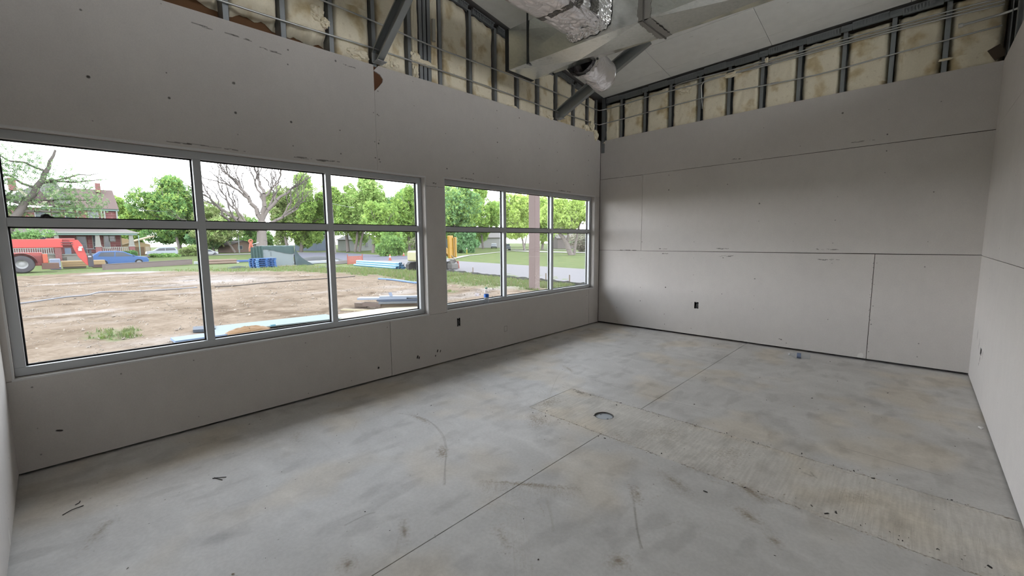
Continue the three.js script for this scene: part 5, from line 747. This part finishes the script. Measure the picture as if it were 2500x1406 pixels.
{ const t = house('dark brown-grey house with a white porch post behind the third pane', -92, -60.5, 0.4, 7, 8, 6, 2.6, om('#a89f96', 0.9), om('#938b84', 0.9), [[1.2, 0.9, 1.0, 1.4], [-0.6, 3.4, 0.9, 1.2]]); G().rod(V(1.2, 0, 2.4), V(1.2, 3.2, 2.4), 0.12).build('porch_post', trimW, t); G().box(1.6, 0.2, 5, 0.8, 3.3, 0).build('porch_roof', om('#8a827a', 0.9), t); }
house('grey house with a white-framed window behind the yellow excavator arm', -96.6, -76.4, 0.65, 7, 7, 3.6, 2.2, om('#a9afae', 0.9), om('#8e8c8a', 0.9), [[-1.2, 0.9, 0.9, 1.7]]);
house('white house with a low gable behind the pickup truck', -87.4, -87.2, 0.75, 7, 8, 3.0, 1.5, om('#e9e7e2', 0.8), om('#a8a19a', 0.9), [[1.2, 1.0, 1.0, 1.0]]);
house('brick bungalow with white posts seen behind the leaning tree', -59, -88, 0.95, 7, 8, 2.6, 1.2, om('#a59a96', 0.9), om('#9b938c', 0.9), [[-1.0, 0.9, 1.2, 1.1]]);
house('low brown bungalow behind the street lamp left of the bare tree', -101.5, -22.4, 0.15, 5, 6, 1.6, 0.9, om('#b59a8a', 0.9), om('#8d7f78', 0.9), [[0.6, 0.7, 0.8, 0.7]]);
{ const t = thing('wooden_fence', 'grey board fence between the trees and the white gabled house', 'fence', [-83.7, gy(-83), -76], 0.75); for (let k = 0; k < 8; k++) G().rbox(0.06, 1.6, 0.3, 0.01, 0, 0.8, -1.25 + k * 0.34).build('fence_board', om('#a8a2a2', 0.9), t); }
for (const [i, c, l] of [[0, '#3f86c9', 'blue wheeled rubbish bin beside the white house'], [1, '#46515a', 'dark wheeled rubbish bin beside the blue one']]) { const t = thing('rubbish_bin', l, 'bin', [-92.6 + i * 0.4, gy(-92), -46 - i * 1.2]); G().rbox(0.7, 0.95, 0.75, 0.06, 0, 0.5, 0).build('bin_body', om(c, 0.6), t); G().rbox(0.76, 0.08, 0.8, 0.03, 0, 1.0, 0).build('bin_lid', om(c, 0.5, 0, 0.8), t); }
{ const t = thing('street_lamp', 'pale street lamp with a curved arm left of the bare tree', 'street lamp', [-98.7, gy(-98), -20.9]); G().rod(V(0, 0, 0), V(0, 3.7, 0), 0.12, 0.09).build('pole', om('#c6d0cc', 0.6), t); G().tube([V(0, 3.7, 0), V(0, 4.0, 0.15), V(-0.1, 4.15, 0.9)], 0.07, 6).build('arm', om('#c6d0cc', 0.6), t); G().rbox(0.3, 0.14, 0.6, 0.06, -0.1, 4.13, 1.2).build('lamp_head', om('#e8ecea', 0.5), t); }
{ const t = thing('utility_pole', 'slender weathered utility pole at the left of the third upper pane', 'utility pole', [-72.4, gy(-72), -29.0]); G().rod(V(0, 0, 0), V(-0.4, 9.4, 0.05), 0.17, 0.12).build('pole', om('#a9a49a', 0.9), t); G().rod(V(-0.35, 8.9, 0.05), V(1.2, 8.3, -2.6), 0.03).build('lamp_arm', om('#c9cec8', 0.7), t); G().rbox(0.3, 0.12, 0.6, 0.05, 1.3, 8.3, -2.9).build('lamp_head', om('#e3e6e2', 0.6), t); }
{ // overhead wire by the brick house
  tag(addMesh('overhead_wire', G().tube([V(-83, 7.6, -2.2), V(-92, 6.9, -5), V(-100, 7.0, -10)], 0.03, 4).done(), om('#8c9296', 0.8)), 'thin overhead wire between the brick house and the green trees', 'wire'); }
// ---------------------------------------------------------------- trees and shrubs
const barkTex = canvasTex(256, 512, (i, j) => { const n = 22 * fbm(i / 7, j / 60, 3) + 10 * fbm(i / 30, j / 30, 3); return [98 + n, 91 + n, 86 + n]; });
const bark = std(0xffffff, 1, 0, { map: barkTex, bumpMap: barkTex, bumpScale: 0.05 }), barkDark = std(0xffffff, 1, 0, { map: barkTex, color: lin(0.6, 0.6, 0.6) });
const spray = (() => { const g = G(), leaf = () => { const q = new THREE.BufferGeometry(); q.setAttribute('position', new THREE.Float32BufferAttribute([0, 0, 0, 0.42, 0.06, -0.24, 1, 0, 0, 0, 0, 0, 1, 0, 0, 0.42, 0.06, 0.24], 3)); q.setAttribute('uv', new THREE.Float32BufferAttribute(new Array(12).fill(0.5), 2)); q.computeVertexNormals(); return q; }; for (let k = 0; k < 4; k++) g.add(leaf(), at(0, 0.05 * k, 0, 0.4 * Math.sin(k * 2.4), k * 1.57 + 0.4, 0.5 * Math.cos(k * 1.9))); return g.done(); })();
const leafMat = new THREE.MeshPhysicalMaterial({ color: 0xffffff, roughness: 1, transmission: 0.35, thickness: 0, side: THREE.DoubleSide, specularIntensity: 0.2 });
function limb(g, a, b, r0, r1, wob, r, n = 5) { const pts = []; for (let k = 0; k <= n; k++) { const p = a.clone().lerp(b, k / n), w = wob * Math.sin(Math.PI * k / n); pts.push(p.add(V((r() - 0.5) * w, (r() - 0.5) * w * 0.5, (r() - 0.5) * w))); } for (let k = 0; k < n; k++) g.rod(pts[k], pts[k + 1], lerp(r0, r1, k / n), lerp(r0, r1, (k + 1) / n), 7, true); return pts; }
let treeSeed = 100;
// crowns are clouds of leaf sprays gathered on many overlapping clumps
function crown(t, c, rx, ry, rz, count, size, col, col2, r, gap = 0, blobs = 26) {
  const im = new THREE.InstancedMesh(spray, leafMat, count), o = new THREE.Object3D(), q = new THREE.Color(), B = [];
  for (let k = 0; k < blobs; k++) { let p; do { p = V(r() * 2 - 1, r() * 2 - 1, r() * 2 - 1); } while (p.length() > 1); p.multiplyScalar(0.8); B.push([p, 0.22 + 0.22 * r()]); }
  for (let k = 0; k < count; k++) {
    const [p, s] = B[Math.floor(r() * r() * 0.3 * blobs + r() * 0.7 * blobs)], d = V(r() * 2 - 1, r() * 2 - 1, r() * 2 - 1).normalize().multiplyScalar(s * Math.pow(r(), 0.3));
    o.position.set(c.x + (p.x + d.x) * rx, c.y + (p.y + d.y) * ry, c.z + (p.z + d.z) * rz); o.rotation.set(r() * 6.3, r() * 6.3, r() * 6.3); o.scale.setScalar(size * (0.6 + 0.8 * r())); o.updateMatrix(); im.setMatrixAt(k, o.matrix);
    const m = r(); im.setColorAt(k, q.copy(col).lerp(col2, m * m).multiplyScalar(0.7 * (0.7 + 0.6 * r())));
  }
  im.name = 'crown'; im.castShadow = im.receiveShadow = true; im.userData.kind = 'stuff'; t.add(im); return im;
}
const C = (h) => new THREE.Color(h);
function tree(label, x, z, cx, cy, cz, rx, ry, col, col2, { n = 7000, size = 0.34, trunk = 0.22, name = 'tree', cat = 'tree', trunks = 1, grp } = {}) {
  const t = thing(name, label, cat, [x, gy(x), z], 0, grp), r = rng(treeSeed++), g = G(), y0 = gy(x);
  const c = V(cx - x, cy - y0, cz - z);
  if (trunk > 0) { for (let k = 0; k < trunks; k++) { const b = V((k - (trunks - 1) / 2) * 0.5, 0, (k - (trunks - 1) / 2) * -0.7), top = c.clone().add(V((r() - 0.5) * rx * 0.4, ry * 0.3, (r() - 0.5) * rx * 0.5)); limb(g, b, top, trunk, trunk * 0.35, 0.5, r); } g.build('trunk', bark, t);
    const h = G(); for (let k = 0; k < 9; k++) { const a = r() * 6.3, s = c.clone().multiplyScalar(0.45 + 0.4 * r()), e = c.clone().add(V(Math.cos(a) * rx * 0.75, (r() - 0.35) * ry, Math.sin(a) * rx * 0.75)); limb(h, s, e, trunk * 0.4, trunk * 0.1, 0.8, r, 4); } h.build('branches', bark, t); }
  crown(t, c, rx, ry, rx, n, size, col, col2, r);
  return t;
}
const DG = C('#6f9a5e'), MG = C('#93b564'), YG = C('#b6cf6c'), BG = C('#7fa876'), OL = C('#a3ad76'), PG = C('#c8de8c');
// [label, base x, z, crown x, y, z, rx, ry, colours, options]
tree('tall full green tree right of the brick house, the highest of its clump', -107.6, -12.5, -110.5, 8.2, -11.3, 6.4, 7.6, DG, YG, { n: 16900, size: 0.42, trunk: 0.3 });
tree('smaller green tree just right of the brick house gable', -124.4, -5.8, -124.9, 5.4, -6.0, 4.6, 6.2, MG, YG, { n: 6760, size: 0.45 });
tree('dark green tree behind the garage and the silver car', -118, -14.5, -118.5, 4.0, -14.8, 6.5, 4.8, DG, MG, { n: 9360, size: 0.45 });
tree('green tree left of the first mullion behind the rounded shrub', -113.4, -15.7, -113.8, 5.9, -17.0, 4.4, 5.6, DG, MG, { n: 7800, size: 0.42 });
tree('olive green tree behind the left limbs of the bare tree', -99.6, -20.4, -102.4, 4.6, -18.5, 5.6, 4.6, OL, MG, { n: 8320, size: 0.39 });
tree('dark green small-leaved tree left of the street lamp', -104, -17.8, -105.1, 2.2, -17.1, 4.0, 3.2, BG, DG, { n: 6240, size: 0.36 });
tree('green tree between the street lamp and the bare trunk', -112.3, -27.5, -113.2, 2.8, -26.6, 5.6, 4.6, MG, DG, { n: 6760, size: 0.42 });
tree('large full green tree right of the bare tree', -92.8, -30.9, -93.0, 7.4, -32.6, 5.6, 8.2, MG, YG, { n: 16900, size: 0.40, trunk: 0.42 });
tree('olive green tree directly behind the bare tree trunk', -92.0, -28.0, -93.4, 6.0, -27.4, 4.0, 6.4, OL, MG, { n: 8840, size: 0.39, trunk: 0.35 });
tree('low green tree behind the pale blue house', -116, -46, -116.5, 5.2, -46.5, 7.5, 6.0, DG, MG, { n: 9360, size: 0.45 });
tree('bright green tree on the left of the third pane', -82.8, -36.5, -83.8, 7.6, -36.8, 4.2, 7.2, MG, YG, { n: 13520, size: 0.35, trunk: 0.4 });
tree('bright green tree with a forked trunk in the middle of the third pane', -81.0, -37.6, -80.6, 8.6, -39.4, 4.6, 7.4, MG, PG, { n: 13520, size: 0.35, trunk: 0.3, trunks: 2 });
tree('thin-crowned green tree with a pale trunk before the white house', -72.4, -36.3, -71.6, 5.2, -38.0, 3.6, 4.6, MG, YG, { n: 7280, size: 0.31, trunk: 0.3 });
tree('green tree at the right edge of the third upper pane', -79.5, -49.3, -80.1, 7.8, -50.1, 4.6, 7.4, MG, YG, { n: 11960, size: 0.35, trunk: 0.3 });
tree('rounded dense green bush at the far kerb behind the blue pipes', -50.7, -27.2, -50.8, 1.0, -27.4, 2.3, 2.2, MG, DG, { n: 8320, size: 0.20, trunk: 0.12, name: 'bush', cat: 'bush' });
tree('bluish green full tree in the left panes of the right-hand window', -69.0, -54.8, -69.6, 6.6, -55.2, 4.9, 7.0, BG, YG, { n: 15600, size: 0.34, trunk: 0.3 });
tree('bright green tree between the fence and the right-hand window mullion', -79.7, -72.1, -80.3, 8.0, -72.0, 5.8, 8.2, MG, YG, { n: 13520, size: 0.40, trunk: 0.3 });
tree('low spreading bush on the lawn behind the yellow marker post', -54.3, -44.2, -54.4, 1.1, -44.3, 2.7, 2.3, BG, DG, { n: 7800, size: 0.24, trunk: 0.1, name: 'bush', cat: 'bush' });
tree('yellow-green tree left of the brown porch column', -54.1, -59.6, -55.6, 6.3, -59.3, 4.4, 5.2, YG, PG, { n: 13520, size: 0.28, trunk: 0.25 });
tree('yellow-green tree right of the brown porch column', -58, -70, -58, 6.2, -70.5, 4.2, 5.4, YG, MG, { n: 9360, size: 0.34, trunk: 0.3 });
tree('green tree far behind the pickup truck', -88, -98, -88, 6, -98, 6, 6.5, MG, YG, { n: 6760, size: 0.50 });
tree('green tree beyond the bungalow behind the leaning tree', -50, -92, -50, 5.2, -93, 7, 5.5, MG, YG, { n: 7800, size: 0.45 });
tree('hazy green tree filling the gap behind the grey house', -108, -88, -108, 7, -88, 9, 8, DG, MG, { n: 9360, size: 0.53 });
tree('hazy green tree filling the gap behind the brown-grey house', -100, -62, -100, 7, -62, 8, 8, DG, MG, { n: 9360, size: 0.50 });
tree('rounded olive shrub on the lawn beside the silver car', -86, -10.6, -86, -0.1, -10.6, 2.2, 1.05, OL, MG, { n: 4680, size: 0.22, trunk: 0, name: 'bush', cat: 'bush' });
tree('low green hedge in front of the silver car', -82.5, -6.4, -82.5, -0.75, -6.4, 2.4, 0.42, MG, DG, { n: 2340, size: 0.17, trunk: 0, name: 'hedge', cat: 'hedge' });
tree('dark green bush at the corner of the brick house porch', -77, -1.6, -77, -0.35, -1.6, 0.9, 0.7, DG, BG, { n: 1820, size: 0.17, trunk: 0, name: 'bush', cat: 'bush' });
tree('pink-grey blossoming shrub before the brown-grey house', -72, -46.5, -72, 0.7, -46.8, 2.4, 1.8, C('#a89f8f'), MG, { n: 3900, size: 0.24, trunk: 0, name: 'bush', cat: 'bush' });
tree('grey leafless shrub behind the leaning tree', -35, -52, -35, 1.0, -52, 2.6, 1.7, C('#9c9186'), C('#8a9a78'), { n: 4680, size: 0.22, trunk: 0, name: 'bush', cat: 'bush' });
// leaning lawn tree with two stems
{
  const t = thing('tree', 'bright spring-green tree leaning left on two stems in the far right panes', 'tree', [-27.1, gy(-27), -37.6]), r = rng(91), g = G(), h = G();
  limb(g, V(0, -0.1, 0), V(-0.75, 2.0, 0.55), 0.36, 0.24, 0.1, r); limb(g, V(-0.75, 2.0, 0.55), V(-2.2, 4.0, 1.6), 0.24, 0.1, 0.3, r); limb(g, V(0.1, -0.1, -0.3), V(0.35, 2.6, -0.75), 0.2, 0.13, 0.1, r); limb(g, V(0.35, 2.6, -0.75), V(0.5, 5, -1.2), 0.13, 0.05, 0.4, r); limb(g, V(-0.5, 1.4, 0.3), V(0.2, 4.2, 0.2), 0.16, 0.06, 0.3, r); g.build('trunk', bark, t);
  for (let k = 0; k < 16; k++) { const a = r() * 6.3; limb(h, V(-0.6 + r() * 0.8, 2.6 + r() * 1.6, (r() - 0.5)), V(Math.cos(a) * 2.8 - 0.5, 3 + r() * 3.8, Math.sin(a) * 2.8), 0.06, 0.015, 0.6, r, 4); } h.build('branches', bark, t);
  crown(t, V(-0.6, 5.1, -0.2), 3.5, 2.6, 3.5, 24000, 0.15, YG, PG, r, 0, 40);
}
// big bare tree
{
  const t = thing('bare_tree', 'big bare tree with spreading grey limbs behind the crate', 'tree', [-72.3, gy(-72), -17.0]), r = rng(95), g = G(), h = G(), w = G();
  limb(g, V(0, -0.2, 0), V(-0.3, 3.2, -0.25), 0.95, 0.7, 0.1, r, 4); limb(g, V(-0.3, 3.2, -0.25), V(-0.5, 5.6, -0.5), 0.7, 0.55, 0.1, r, 3);
  const grow = (p, d, len, rad, lev) => {
    const b = p.clone().addScaledVector(d, len); limb(lev < 2 ? g : lev < 4 ? h : w, p, b, rad, rad * 0.66, len * 0.16, r, lev < 3 ? 4 : 2);
    if (lev >= 6) return;
    const n = lev < 2 ? 3 : r() < 0.5 ? 3 : 2; for (let k = 0; k < n; k++) { const e = d.clone().add(V((r() - 0.5) * 1.5, (r() - 0.22) * 0.9, (r() - 0.5) * 1.5)).normalize(); grow(p.clone().lerp(b, k === 0 ? 1 : 0.45 + 0.5 * r()), e, len * (0.62 + 0.2 * r()), rad * (k ? 0.48 : 0.62), lev + 1); }
  };
  const top = V(-0.5, 5.6, -0.5), low = V(-0.4, 4.4, -0.4);
  grow(low, V(-0.2, 0.42, 0.9).normalize(), 4.6, 0.36, 0); grow(top, V(-0.2, 0.9, 0.35).normalize(), 4.0, 0.4, 0); grow(top, V(0.1, 1, -0.1).normalize(), 4.2, 0.42, 0); grow(top, V(0.1, 0.8, -0.55).normalize(), 4.0, 0.36, 0); grow(low, V(0.3, 0.5, -0.8).normalize(), 3.6, 0.3, 0); grow(V(-0.35, 4.0, -0.3), V(0.1, 0.2, 1).normalize(), 4.4, 0.3, 1);
  g.build('trunk', bark, t); h.build('branches', barkDark, t); tag(w.build('twigs', barkDark, t), null, null, null, 'stuff');
}
// leaning tree whose leaves veil the brick house
{
  const t = thing('tree', 'leaning tree with thin dark leaves in front of the brick house', 'tree', [-64, gy(-64), 10.2]), r = rng(97), g = G(), h = G();
  limb(g, V(0, 0, 0), V(-1.0, 4.9, -1.9), 0.42, 0.36, 0.1, r); limb(g, V(-1.0, 4.9, -1.9), V(-2.2, 9.2, -4.3), 0.36, 0.26, 0.2, r); limb(g, V(-2.2, 9.2, -4.3), V(-2.4, 12.5, -5.5), 0.26, 0.1, 0.3, r);
  for (const [a, b] of [[V(-2.1, 8.8, -4.1), V(-1, 10.2, -8.8)], [V(-2.1, 8.8, -4.1), V(-3, 9.8, -9.5)], [V(-1.9, 8.2, -3.7), V(-3, 11, 1)], [V(-1.6, 7, -3.2), V(-2, 7.2, -8)], [V(-1.4, 6.4, -2.9), V(-2, 7.6, 2)], [V(-2.3, 10, -4.8), V(-2, 12, 0)], [V(-1.2, 5.6, -2.4), V(-1.5, 5.6, -7)]]) limb(h, a, b, 0.14, 0.03, 0.9, r, 6);
  g.build('trunk', barkDark, t); h.build('branches', barkDark, t);
  crown(t, V(-2, 8.2, -3.2), 3.0, 4.4, 7.0, 6500, 0.17, C('#6f8a62'), C('#9ab57a'), r, 0, 44);
  const low = crown(t, V(-0.4, 3.2, -0.6), 2.0, 1.5, 4.0, 2000, 0.17, C('#7fa866'), C('#a8c884'), r, 0, 20);
}
{ // small black thing left on the window transom
  const t = thing('tape_wad', 'small black crumpled wad of tape lying on the transom of the large window', 'tape', [-0.085, 1.5655, 6.3]); const g = new THREE.IcosahedronGeometry(0.019, 3), p = g.attributes.position; for (let i = 0; i < p.count; i++) { const v = V().fromBufferAttribute(p, i), k = 1 + 0.25 * n3(v.x * 70, v.y * 70, v.z * 70); p.setXYZ(i, v.x * k, Math.max(-0.012, v.y * k * 0.8), v.z * k * 1.1); } g.translate(0, 0.012, 0.004); g.computeVertexNormals(); addMesh('wad', g, M.black, t); addMesh('tail', G().tube([V(0, 0.006, -0.01), V(0.002, 0.008, -0.022), V(0, 0.003, -0.034)], 0.005, 6).done(), M.black, t);
}
renderer.render(scene, camera);
